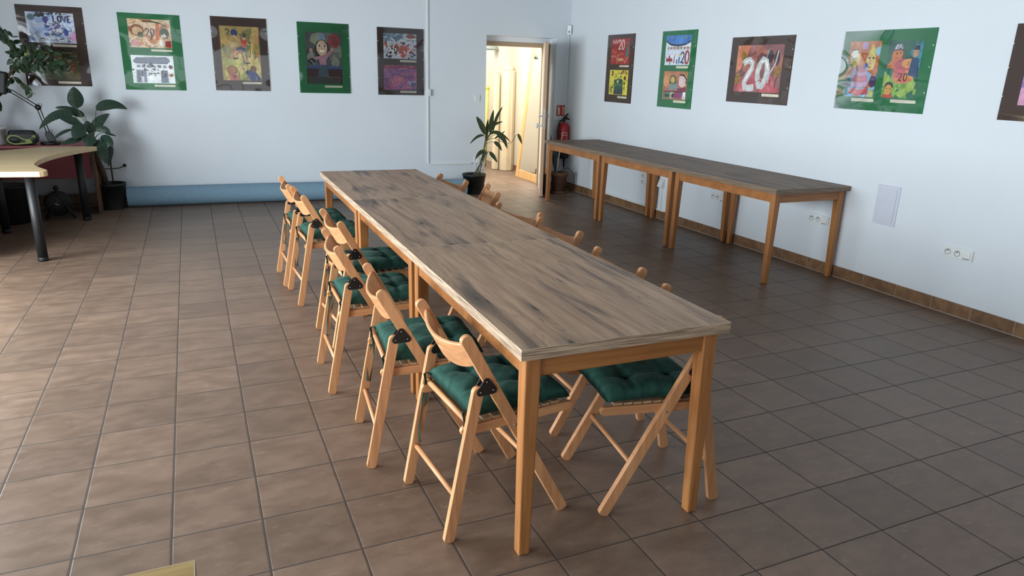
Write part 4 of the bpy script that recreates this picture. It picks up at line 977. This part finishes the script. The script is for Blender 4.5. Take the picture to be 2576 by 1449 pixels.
for i, (a, b, c, w) in enumerate(RL):
    add_leaf(fm, Vector(a) - O2, Vector(b) - O2, Vector(c) - O2, w)
    if i == 11: continue
    q = Vector(a) - O2; h = Vector((3.775, 6.52, min(q.z - .03, .70))) - O2
    if (q - h).length > .02: st2.tube([h, (h + q) / 2 + Vector((0, 0, .012)), q], .004, 6)
st2.tube([Vector(p) - O2 for p in ((3.885, 6.5, .737), (3.97, 6.5, .70), (4.068, 6.5, .662), (4.138, 6.5, .682), (4.194, 6.5, .767), (4.229, 6.5, .793))], .004, 6)
for (a, b) in (((3.600, 6.55, .235), (3.774, 6.5, .545)), ((3.66, 6.56, .235), (3.782, 6.51, .73)), ((3.70, 6.56, .235), (3.77, 6.52, .78))): st2.tube([Vector(a) - O2, Vector(b) - O2], .0065, 7)
for (a, b) in (((3.63, 6.57, .235), (3.76, 6.52, .50)), ((3.69, 6.6, .235), (3.79, 6.53, .52)), ((3.73, 6.56, .235), (3.80, 6.52, .57))): st3.tube([Vector(a) - O2, Vector(b) - O2], .006, 7)
fm.build('foliage', M['leaf_b'], rp_); st2.build('leaf_stalks', M['stem'], rp_); st3.build('pale_canes', M['stem_pale'], rp_)

# ficus on the red table
fx, fy_ = -1.69, 6.40
fc = thing('ficus_tree', 'small leaved ficus branching in front of the LOVE board', 'plant', (fx, fy_, .7365))
pot(fc, .15, .175, M['white_pot'], .84, .01)
O3 = Vector((fx, fy_, .7365)); wd = MB(); lf = MB(); ly = MB(); r = random.Random(5)
def br(pts, ra, rb): n = len(pts); wd.tube([Vector(p) - O3 for p in pts], [ra + (rb - ra) * i / (n - 1) for i in range(n)], 8)
trunk = [(fx, fy_, .87), (-1.60, 6.33, 1.10), (-1.504, 6.26, 1.281), (-1.345, 6.24, 1.51), (-1.27, 6.24, 1.63)]
br(trunk, .017, .011)
limbs = [[(-1.345, 6.24, 1.51), (-1.247, 6.22, 1.66), (-1.176, 6.2, 1.721)], [(-1.345, 6.24, 1.51), (-1.2, 6.2, 1.56), (-1.05, 6.18, 1.56), (-.93, 6.16, 1.53)], [(-1.30, 6.24, 1.58), (-1.359, 6.26, 1.75), (-1.42, 6.27, 1.88)], [(-1.27, 6.24, 1.63), (-1.12, 6.25, 1.66), (-1.02, 6.22, 1.60)], [(-1.45, 6.25, 1.38), (-1.36, 6.2, 1.40), (-1.30, 6.17, 1.335), (-1.2, 6.15, 1.24)], [(-1.6, 6.33, 1.1), (-1.54, 6.28, 1.32), (-1.53, 6.24, 1.42)], [(-1.6, 6.33, 1.1), (-1.56, 6.25, 1.14), (-1.53, 6.22, 1.12)]]
cnt = [24, 46, 28, 36, 11, 9, 4]
def small_leaf(mb, p, d, L, W):
    d = d.normalized(); s = d.cross(Vector((r.uniform(-.5, .5), -1, r.uniform(-.3, .6)))).normalized(); nrm = s.cross(d); b = len(mb.v); n = 6
    for i in range(n + 1):
        t = i / n; w = W / 2 * math.sin(PI * t ** .8) ** .8 if 0 < t < 1 else .0005
        c = p + d * (L * t) - Vector((0, 0, 1)) * (.18 * L * t * t)
        mb.v += [c - s * w - nrm * w * .25, c, c + s * w - nrm * w * .25]
    for i in range(n):
        for k in (0, 1): a = b + i * 3 + k; mb.f.append([a, a + 1, a + 4, a + 3]); mb.mi.append(0); mb.sm.append(True); mb.col.append(None)
for li, (L, n) in enumerate(zip(limbs, cnt)):
    br(L, .007, .0025)
    for i in range(n):
        t = (i + r.random()) / n * (len(L) - 1); k = min(int(t), len(L) - 2); p = Vector(L[k]).lerp(Vector(L[k + 1]), t - k) - O3
        small = li >= 4
        p = p + Vector((r.uniform(-.04, .04), r.uniform(-.07, .07), r.uniform(-.045, .04))) * (.3 if small else 1)
        d = Vector((r.uniform(-1, 1), r.uniform(-.8, .8), r.uniform(-1.1, .35)))
        small_leaf(ly if (li == 3 and i == 3) else lf, p, d, r.uniform(.062, .105), r.uniform(.034, .05))
wd.build('branches', M['bark'], fc); lf.build('foliage', M['leaf_f'], fc); ly.build('yellow_leaf', M['leaf_y'], fc)

# dark plant in a terracotta pot behind the right wall table
tx, ty = 4.80, 6.33
tp = thing('blade_plant', 'dark bladed plant in a terracotta pot below the fire extinguisher', 'plant', (tx, ty, 0))
MB().lathe([(.001, .0005), (.115, .0005), (.128, .03), (.122, .032), (.11, .012), (.001, .012)], (0, 0, 0), 28).build('saucer', M['terracotta'], tp)
MB().lathe([(.001, .013), (.085, .013), (.110, .235), (.122, .235), (.124, .285), (.112, .287), (.106, .25), (.08, .03), (.001, .03)], (0, 0, 0), 28).build('pot', M['terracotta'], tp)
MB().lathe([(.001, .262), (.106, .262), (.104, .25), (.001, .25)], (0, 0, 0), 24).build('soil', M['soil'], tp)
O4 = Vector((tx, ty, 0)); f1 = MB(); f2 = MB()
add_leaf(f1, (-.05, 0, .25), (-.10, .02, .55), (-.145, .03, .80), .05); add_leaf(f1, (-.02, .02, .25), (-.06, .03, .5), (-.02, .06, .74), .05); add_leaf(f1, (-.06, -.02, .25), (-.09, -.02, .42), (-.07, -.02, .62), .05)
add_leaf(f2, (-.06, -.03, .25), (-.03, -.03, .55), (.012, -.02, .835), .022)
f1.tube([Vector(p) for p in ((-.02, -.02, .26), (.04, -.03, .33), (.12, -.03, .345), (.20, -.02, .28), (.245, .0, .15), (.262, .02, .03))], [.011, .010, .009, .007, .006, .004], 8, squash=.5)
f1.build('foliage', M['leaf_s'], tp); f2.build('pale_blade', M['leaf_edge'], tp)

# ------------------------------------------------------------------ fire extinguisher and sign
ex = thing('fire_extinguisher', 'red fire extinguisher hung in the corner above the blade plant', 'fire extinguisher', (5.005, 6.655, 0))
MB().lathe([(.001, .50), (.078, .50), (.080, .52), (.080, .86), (.072, .895), (.045, .92), (.025, .93), (.025, .945), (.001, .945)], (0, 0, 0), 32).build('cylinder', M['ext_red'], ex)
MB().lathe([(.001, .435), (.070, .435), (.082, .45), (.082, .545), (.0805, .548), (.001, .548)], (0, 0, 0), 32).build('foot_ring', M['black_plastic'], ex)
vl = MB(); vl.tube([(0, 0, .94), (0, 0, .985)], .018, 14); vl.box((.02, -.01, .985), (.075, .022, .018)); vl.build('valve', M['black_plastic'], ex, None, .003)
hn = MB(); hn.prism([(-.03, .99), (.0, .998), (.075, .968), (.09, .975), (.05, 1.005), (.02, 1.02)], lambda p, t: Vector((p[0], -.012 + (.022 if t else 0), p[1]))); hn.prism([(-.02, 1.0), (.02, 1.03), (.06, 1.06), (.07, 1.055), (.03, 1.01)], lambda p, t: Vector((p[0], -.012 + (.022 if t else 0), p[1]))); hn.build('squeeze_handle', M['black_plastic'], ex, None, .002)
MB().tube([(-.02, -.01, .975), (-.065, -.03, .96), (-.098, -.035, .90), (-.105, -.035, .80), (-.10, -.035, .68), (-.085, -.03, .58), (-.05, -.06, .53)], .0125, 10).build('hose', M['black_plastic'], ex)
MB().lathe([(.001, .30), (.008, .30), (.016, .42), (.010, .44), (.001, .44)], (.02, -.02, 0), 12).build('nozzle', M['black_plastic'], ex)
lb = MB()
def curved(mb, a0, a1, z0, z1, rr=.0808, n=8):
    vs = []
    for i in range(n + 1):
        a = a0 + (a1 - a0) * i / n; vs += [(rr * math.sin(a), -rr * math.cos(a), z0), (rr * math.sin(a), -rr * math.cos(a), z1)]
    mb.add(vs, [(2 * i, 2 * i + 2, 2 * i + 3, 2 * i + 1) for i in range(n)])
for z in (.60, .66, .76, .795): curved(lb, -.75, .25, z, z + .006)
curved(lb, -.75, -.68, .60, .80, n=2); curved(lb, .20, .27, .60, .80, n=2)
lb.build('instruction_label', M['white_print'], ex)
MB().box((0, .095, .78), (.05, .02, .12)).build('wall_bracket', M['black_plastic'], ex)
sg = thing('fire_sign', 'red square fire extinguisher sign with white symbol beside the door', 'sign', (5.004, YB, 1.092))
MB().box((0, -.0015, 0), (.138, .003, .145)).build('sign_plate', M['sign_red'], sg)
sy = MB(); e = lambda p, t: Vector((p[0], -.0032 - (.0004 if t else 0), p[1]))
sy.prism([(-.050, -.056), (-.014, -.056), (-.014, .022), (-.020, .034), (-.044, .034), (-.050, .022)], e)
sy.prism(rect(-.036, -.028, .034, .044), e); sy.prism([(-.052, .046), (-.018, .052), (-.018, .060), (-.040, .058), (-.052, .054)], e); sy.prism(rect(-.056, -.051, .012, .05), e)
for (x, z) in ((.034, -.052), (.034, -.026), (.034, .0), (.036, .026)): sy.prism([(x - .022, z + .010), (x - .006, z - .002), (x + .014, z + .002), (x + .022, z + .026), (x + .008, z + .014), (x - .006, z + .012)], e)
sy.prism([(.012, .04), (.024, .03), (.05, .05), (.03, .044), (.02, .058)], e)
sy.build('symbol', M['sign_glow'], sg)
dg = MB(); e2 = lambda p, t: Vector((p[0], -.0037 - (.0004 if t else 0), p[1])); dg.prism(rect(-.043, -.021, -.046, .012), e2); dg.build('symbol_outline', M['sign_red'], sg)
dg = MB(); e3 = lambda p, t: Vector((p[0], -.0042 - (.0004 if t else 0), p[1])); dg.prism(rect(-.040, -.024, -.043, .009), e3); dg.build('symbol_panel', M['sign_glow'], sg)

# ------------------------------------------------------------------ desk corner on the left
dk = thing('curved_desk', 'pale wooden desk with a scooped edge and thick black legs', 'desk', (-1.1, 4.2, 0))
def cat(pts, n=8):
    out = []; N = len(pts)
    for i in range(N):
        p0, p1, p2, p3 = [Vector(pts[(i + k) % N]) for k in (-1, 0, 1, 2)]
        for j in range(n):
            t = j / n; out.append(.5 * ((2 * p1) + (p2 - p0) * t + (2 * p0 - 5 * p1 + 4 * p2 - p3) * t * t + (3 * p1 - p0 - 3 * p2 + p3) * t ** 3))
    return out
arc = [(-.905, 4.165), (-.885, 4.20), (-.900, 4.27), (-.965, 4.42), (-1.030, 4.60), (-1.052, 4.82), (-1.040, 5.08), (-.985, 5.38), (-.865, 5.73), (-.735, 5.98), (-.722, 6.04)]
dense = []
for i in range(len(arc) - 1):
    p0 = Vector(arc[max(i - 1, 0)]); p1 = Vector(arc[i]); p2 = Vector(arc[i + 1]); p3 = Vector(arc[min(i + 2, len(arc) - 1)])
    for j in range(6):
        t = j / 6; dense.append(.5 * ((2 * p1) + (p2 - p0) * t + (2 * p0 - 5 * p1 + 4 * p2 - p3) * t * t + (3 * p1 - p0 - 3 * p2 + p3) * t ** 3))
poly = [Vector((-2.24, 4.36)), Vector((-1.2, 4.19)), Vector((-.93, 4.15))] + dense + [Vector((-.722, 6.04)), Vector((-1.20, 6.065)), Vector((-1.50, 5.735)), Vector((-1.9, 5.55)), Vector((-2.24, 5.5))]
MB().prism(poly, lambda p, t: Vector((p.x + 1.1, p.y - 4.2, .74 if t else .697))).build('desktop', M['desk'], dk, None, .006, 3)
for (x, y) in ((-1.02, 4.26), (-.885, 5.94), (-1.50, 5.50), (-2.15, 5.38)):
    g = MB(); g.tube([(x + 1.1, y - 4.2, .002), (x + 1.1, y - 4.2, .697)], .037, 20); lg = g.build('leg', M['black_metal'], dk)
    MB().lathe([(.001, .0005), (.036, .0005), (.039, .006), (.039, .03), (.0375, .034)], (x + 1.1, y - 4.2, 0), 20).build('foot_cap', M['black_plastic'], lg)
MB().box((-.72, .21, .40), (.8, .02, .58)).build('front_panel', M['desk'], dk, None, .002)  # unseen panel added to shade the space under the desk
MB().box((-1.12, .72, .347), (.022, 1.0, .693)).build('side_panel', M['desk'], dk, None, .002)  # unseen end panel added to block window light from the left
rt = thing('red_table', 'dark red table with a deep red front panel behind the wooden desk', 'table', (-1.53, 6.42, 0))
MB().box((0, .06, .722), (1.50, .50, .026)).build('tabletop', M['red'], rt, None, .004)
pnl = []
for (cx_, cz_, a0) in ((.68, .41, -PI / 2), (.68, .68, 0)):
    for i in range(7): a = a0 + i / 6 * PI / 2; pnl.append((cx_ + .025 * math.cos(a), cz_ + .025 * math.sin(a)))
pnl += [(-.70, .705), (-.70, .385)]
MB().prism(pnl, lambda p, t: Vector((p[0], -.13 + (.02 if t else 0), p[1]))).build('front_panel', M['red'], rt, None, .003)
for x in (.735, -.735): MB().box((x, .06, .355), (.024, .46, .707)).build('side_panel', M['desk_side'], rt, None, .002)
MB().box((0, .16, .12), (1.44, .018, .1)).build('back_rail', M['desk_side'], rt, None, .002)

# radio on the red table
bx_ = thing('boombox', 'black portable radio with lime green trim beside the lamp base', 'radio', (-1.395, 6.30, .7355), .05)
pr = []
for i in range(40):
    a = 2 * PI * i / 40; ca_, sa = math.cos(a), math.sin(a)
    pr.append((.136 * math.copysign(abs(ca_) ** .55, ca_), .062 + .060 * math.copysign(abs(sa) ** .7, sa) + .004))
MB().prism(pr, lambda p, t: Vector((p[0], -.075 + (.16 if t else 0), p[1]))).build('body', M['black_plastic'], bx_, None, .012, 3)
tr = MB(); tp_ = [(-.115, .075), (-.09, .10), (-.04, .098), (.0, .075), (.04, .058), (.08, .068), (.105, .10), (.115, .085), (.09, .05), (.06, .028), (.0, .022), (-.06, .018), (-.105, .035), (-.12, .058)]
def ribbon(mb, pts, w, y0, y1, closed=True):
    n = len(pts)
    for i in range(n if closed else n - 1):
        a, b = Vector(pts[i]), Vector(pts[(i + 1) % n]); d = (b - a).normalized(); q = Vector((-d.y, d.x)) * w
        mb.prism([a + q, a - q, b - q, b + q], lambda p, t: Vector((p.x, y0 if t else y1, p.y)))
cpts = [tuple(p) for p in cat(tp_, 4)]
ribbon(tr, cpts, .0065, -.082, -.076); tr.prism([(.03, .05), (.09, .055), (.085, .025), (.03, .02)], lambda p, t: Vector((p[0], -.081 if t else -.076, p[1])))
tr.build('green_trim', M['green_plastic'], bx_)
for x, z, rx_, rz_ in ((-.055, .058, .05, .03), (.098, .062, .03, .034)):
    g = MB(); g.lathe([(.001, .008), (.7, .007), (1, .0)], (0, 0, 0), 24, axis='y'); g.v = [Vector((p.x * rx_ + x, p.y - .075, p.z * rz_ + z)) for p in g.v]; g.build('speaker', M['black_metal'], bx_)
hb = MB(); hb.tube([(-.115, .01, .115), (-.10, .0, .138), (-.05, -.01, .142), (.05, -.01, .142), (.10, .0, .136), (.115, .01, .115)], .009, 8); hb.build('carry_handle', M['black_plastic'], bx_)

# desk lamp
la = thing('desk_lamp', 'black jointed desk lamp leaning left over the red table', 'lamp', (-1.16, 6.33, .7355))
MB().lathe([(.001, .0), (.088, .0), (.094, .008), (.092, .022), (.080, .030), (.001, .030)], (0, 0, 0), 30).build('base', M['black_plastic'], la)
hb = MB(); hb.prism([(-.018, .03), (.05, .03), (.03, .10), (.0, .135), (-.035, .125), (-.04, .10)], lambda p, t: Vector((p[0], -.02 + (.04 if t else 0), p[1]))); hb.build('pivot_block', M['black_plastic'], la, None, .006)
j0, j1, j2 = Vector((-.01, 0, .12)), Vector((-.062, -.005, .372)), Vector((-.262, -.06, .535))
def rods(a, b, name):
    d = (b - a).normalized(); q = Vector((-d.z, 0, d.x)).normalized() * .013; m_ = MB()
    for s in (-1, 1): m_.tube([a + q * s, b + q * s], .0045, 8)
    m_.build(name, M['black_metal'], la)
rods(j0, j1, 'lower_arm'); rods(j1, j2, 'upper_arm')
jm = MB(); jm.lathe([(.001, -.018), (.026, -.018), (.028, 0), (.026, .018), (.001, .018)], tuple(j1), 16, axis='y'); jm.build('elbow_joint', M['black_plastic'], la)
cw_ = MB(); cw_.tube([j1 + Vector((-.02, -.01, .02)), j1 + Vector((0, -.01, .036)), j1 + Vector((.035, -.01, .034)), j1 + Vector((.04, -.01, .016)), j1 + Vector((.01, -.01, .0))], .0028, 6); cw_.tube([j0 + Vector((.03, -.01, .0)), j0 + Vector((.042, -.01, .02)), j0 + Vector((.03, -.01, .03)), j0 + Vector((.01, -.01, .02))], .0028, 6); cw_.build('cable_loop', M['black_plastic'], la)
hm = MB(); ax = Matrix.Rotation(math.radians(9), 3, 'Y'); hm.box(tuple(j2 + Vector((-.055, -.03, .075))), (.085, .11, .215), rot=ax); hm.box(tuple(j2 + Vector((-.015, -.01, .0))), (.05, .035, .04), rot=Matrix.Rotation(math.radians(35), 3, 'Y'))
hm.build('lamp_head', M['black_plastic'], la, None, .018, 3)
pa = tag(MB().box((0, 0, .0012), (.16, .07, .0012)).build('paper_sheet', M['orange'], None, (-1.03, 5.93, .7405)), 'small sheet lying at the back edge of the wooden desk', 'paper') if False else None

# things under the desk
cr = thing('cable_reel', 'black cable reel on a tube stand under the wooden desk', 'cable reel', (-1.15, 6.12, 0), .25)
dr = MB(); dr.lathe([(.001, -.055), (.118, -.055), (.122, -.05), (.122, -.045), (.07, -.042), (.07, .042), (.122, .045), (.122, .05), (.118, .055), (.001, .055)], (0, 0, .155), 30, axis='y'); dr.build('drum', M['black_plastic'], cr)
sd = MB()
for s in (-1, 1): sd.tube([(-.12, s * .075, .012), (-.09, s * .07, .05), (.0, s * .068, .26), (.10, s * .07, .06), (.13, s * .075, .012)], .009, 8)
sd.tube([(-.12, -.075, .012), (-.12, .075, .012)], .009, 8); sd.tube([(.13, -.075, .012), (.13, .075, .012)], .009, 8); sd.tube([(0, -.068, .26), (0, 0, .30), (0, .068, .26)], .009, 8); sd.sphere((0, 0, .315), .026)
sd.build('stand', M['black_metal'], cr)
MB().box((-.025, -.064, .16), (.055, .008, .012), rot=Matrix.Rotation(math.radians(32), 3, 'Y')).build('crank', M['grey_plastic'], cr, None, .003)
bn = thing('black_bin', 'round black bin in the deep shade under the wooden desk', 'bin', (-1.52, 5.98, 0))
MB().lathe([(.001, .001), (.13, .001), (.15, .02), (.165, .36), (.172, .37), (.165, .38), (.155, .37), (.14, .03), (.001, .03)], (0, 0, 0), 30).build('bin_body', M['black_plastic'], bn)

# ------------------------------------------------------------------ things in the passage
mr = thing('leaning_mirror', 'tall pine framed mirror leaning on the passage wall behind the door', 'mirror', (4.875, 7.40, 0))
mr.rotation_euler = (0, math.radians(6.2), 0)
fw, mw, mh = .085, 1.10, 2.0
fm_ = MB()
for y in (-mw / 2 + fw / 2, mw / 2 - fw / 2): fm_.box((0, y, mh / 2), (.03, fw, mh))
for z, hh in ((.06, .12), (mh - .075, .15)): fm_.box((0, 0, z), (.03, mw - 2 * fw, hh))
fm_.build('wooden_frame', M['pine'], mr, None, .003)
MB().box((.004, 0, mh / 2), (.012, mw - 2 * fw, mh - .2)).build('mirror_glass', M['mirror'], mr)
def carton(name, label, loc, pts, h, cut, mat, rot=0.0, tilt=(0, 0)):
    t = thing(name, label, 'roll', loc, rot); t.rotation_euler = (tilt[0], tilt[1], rot)
    m_ = MB(); m_.prism(pts, lambda p, t_: Vector((p[0], p[1], h - cut if t_ else .001)))
    m_.prism([(a * .72, b * .72) for a, b in pts], lambda p, t_: Vector((p[0], p[1], h if t_ else h - cut)))
    m_.build('wrapped_board', mat, t, None, .012, 3); return t
octa = [(.118 * math.cos(a) * (1.05), .10 * math.sin(a)) for a in [PI / 8 + i * PI / 4 for i in range(8)]]
w1_ = carton('wrapped_roll', 'wide cream wrapped roll standing against the passage wall', (4.995, 8.63, 0), octa, 1.69, .07, M['carton'])
MB().box((-.005, -.098, .85), (.004, .004, 1.5)).build('wrap_seam', M['door_edge'], w1_)
carton('wrapped_roll', 'narrow cream wrapped roll just left of the wide one in the passage', (4.855, 8.78, 0), [(a * .55, b * .5) for a, b in octa], 1.60, .04, M['carton'])
gr = thing('fabric_roll', 'yellow green fabric roll leaning behind the doorway plant', 'roll', (4.82, 9.25, 0)); gr.rotation_euler = (math.radians(-1), math.radians(2.0), 0)
MB().lathe([(.001, .001), (.055, .001), (.055, 1.30), (.001, 1.30)], (0, 0, 0), 20).build('fabric', M['lime_roll'], gr)
MB().lathe([(.03, 1.30), (.056, 1.30), (.056, 1.335), (.03, 1.33)], (0, 0, 0), 20).build('inner_layer', M['lime_end'], gr)
ls = thing('pendant_lamp', 'grey lamp shade hanging at the top left of the doorway', 'lamp', (4.72, 8.9, 1.935))
MB().lathe([(.001, .10), (.05, .10), (.15, .07), (.20, .0), (.195, .0), (.14, .06), (.001, .085)], (0, 0, 0), 28).build('lamp_shade', M['shade'], ls)
MB().tube([(0, 0, .1), (0, 0, .65)], .005, 8).build('cord', M['grey_plastic'], ls)
bp = thing('black_crate', 'black crate on the floor behind the open door edge', 'crate', (4.585, 6.35, 0))
MB().box((0, 0, .13), (.10, .16, .258)).build('crate_body', M['black_plastic'], bp, None, .01)

# ------------------------------------------------------------------ light
def area(name, loc, rot, sx, sy, power, col):
    l = bpy.data.lights.new(name, 'AREA'); l.shape = 'RECTANGLE'; l.size = sx; l.size_y = sy; l.energy = power; l.color = col
    o = bpy.data.objects.new(name, l); o.location = loc; o.rotation_euler = rot; COL.objects.link(o); o['kind'] = 'helper'; return o
DAY = (.885, .96, 1.0)
for (a, b), pw_ in zip(WINL, (185, 450)): area('window_daylight', (XL - .35, (a + b) / 2, (WZ0 + WZ1) / 2), (0, -PI / 2, 0), WZ1 - WZ0, b - a, pw_, DAY)
area('front_fill_light', ((WF[0] + WF[1]) / 2, YF - .35, (WZ0 + WZ1) / 2), (PI / 2, 0, 0), WF[1] - WF[0], WZ1 - WZ0, 30, DAY)  # added low fill light behind the camera, not a known window
area('passage_lamp', (4.2, 7.45, 2.55), (0, 0, 0), .9, .7, 100, (1.0, .93, .83))
area('passage_end_lamp', (4.2, 9.9, 2.55), (0, 0, 0), 1.2, .8, 44, (1.0, .95, .86))
w = bpy.data.worlds.new('outside'); sc.world = w; w.use_nodes = True
w.node_tree.nodes['Background'].inputs[0].default_value = (.8, .88, 1, 1); w.node_tree.nodes['Background'].inputs[1].default_value = .5

# ------------------------------------------------------------------ camera
yaw, pitch, roll = .424641, .296916, .0304013
f = Vector((math.sin(yaw) * math.cos(pitch), math.cos(yaw) * math.cos(pitch), -math.sin(pitch)))
rt_ = Vector((math.cos(yaw), -math.sin(yaw), 0)); up = rt_.cross(f)
r2 = rt_ * math.cos(roll) + up * math.sin(roll); u2 = -rt_ * math.sin(roll) + up * math.cos(roll)
cam = bpy.data.cameras.new('camera'); cam.sensor_width = 36; cam.sensor_fit = 'HORIZONTAL'; cam.lens = 1768.675 / 2576 * 36; cam.clip_start = .05
co = bpy.data.objects.new('camera', cam); COL.objects.link(co)
Mx = Matrix((r2, u2, -f)).transposed().to_4x4(); Mx.translation = Vector((.198901, -2.370130, 1.584436)); co.matrix_world = Mx
sc.camera = co
sc.view_settings.view_transform = 'Standard'; sc.view_settings.look = 'None'; sc.view_settings.exposure = 0.0; sc.view_settings.gamma = 1.0
sc.view_settings.use_curve_mapping = False
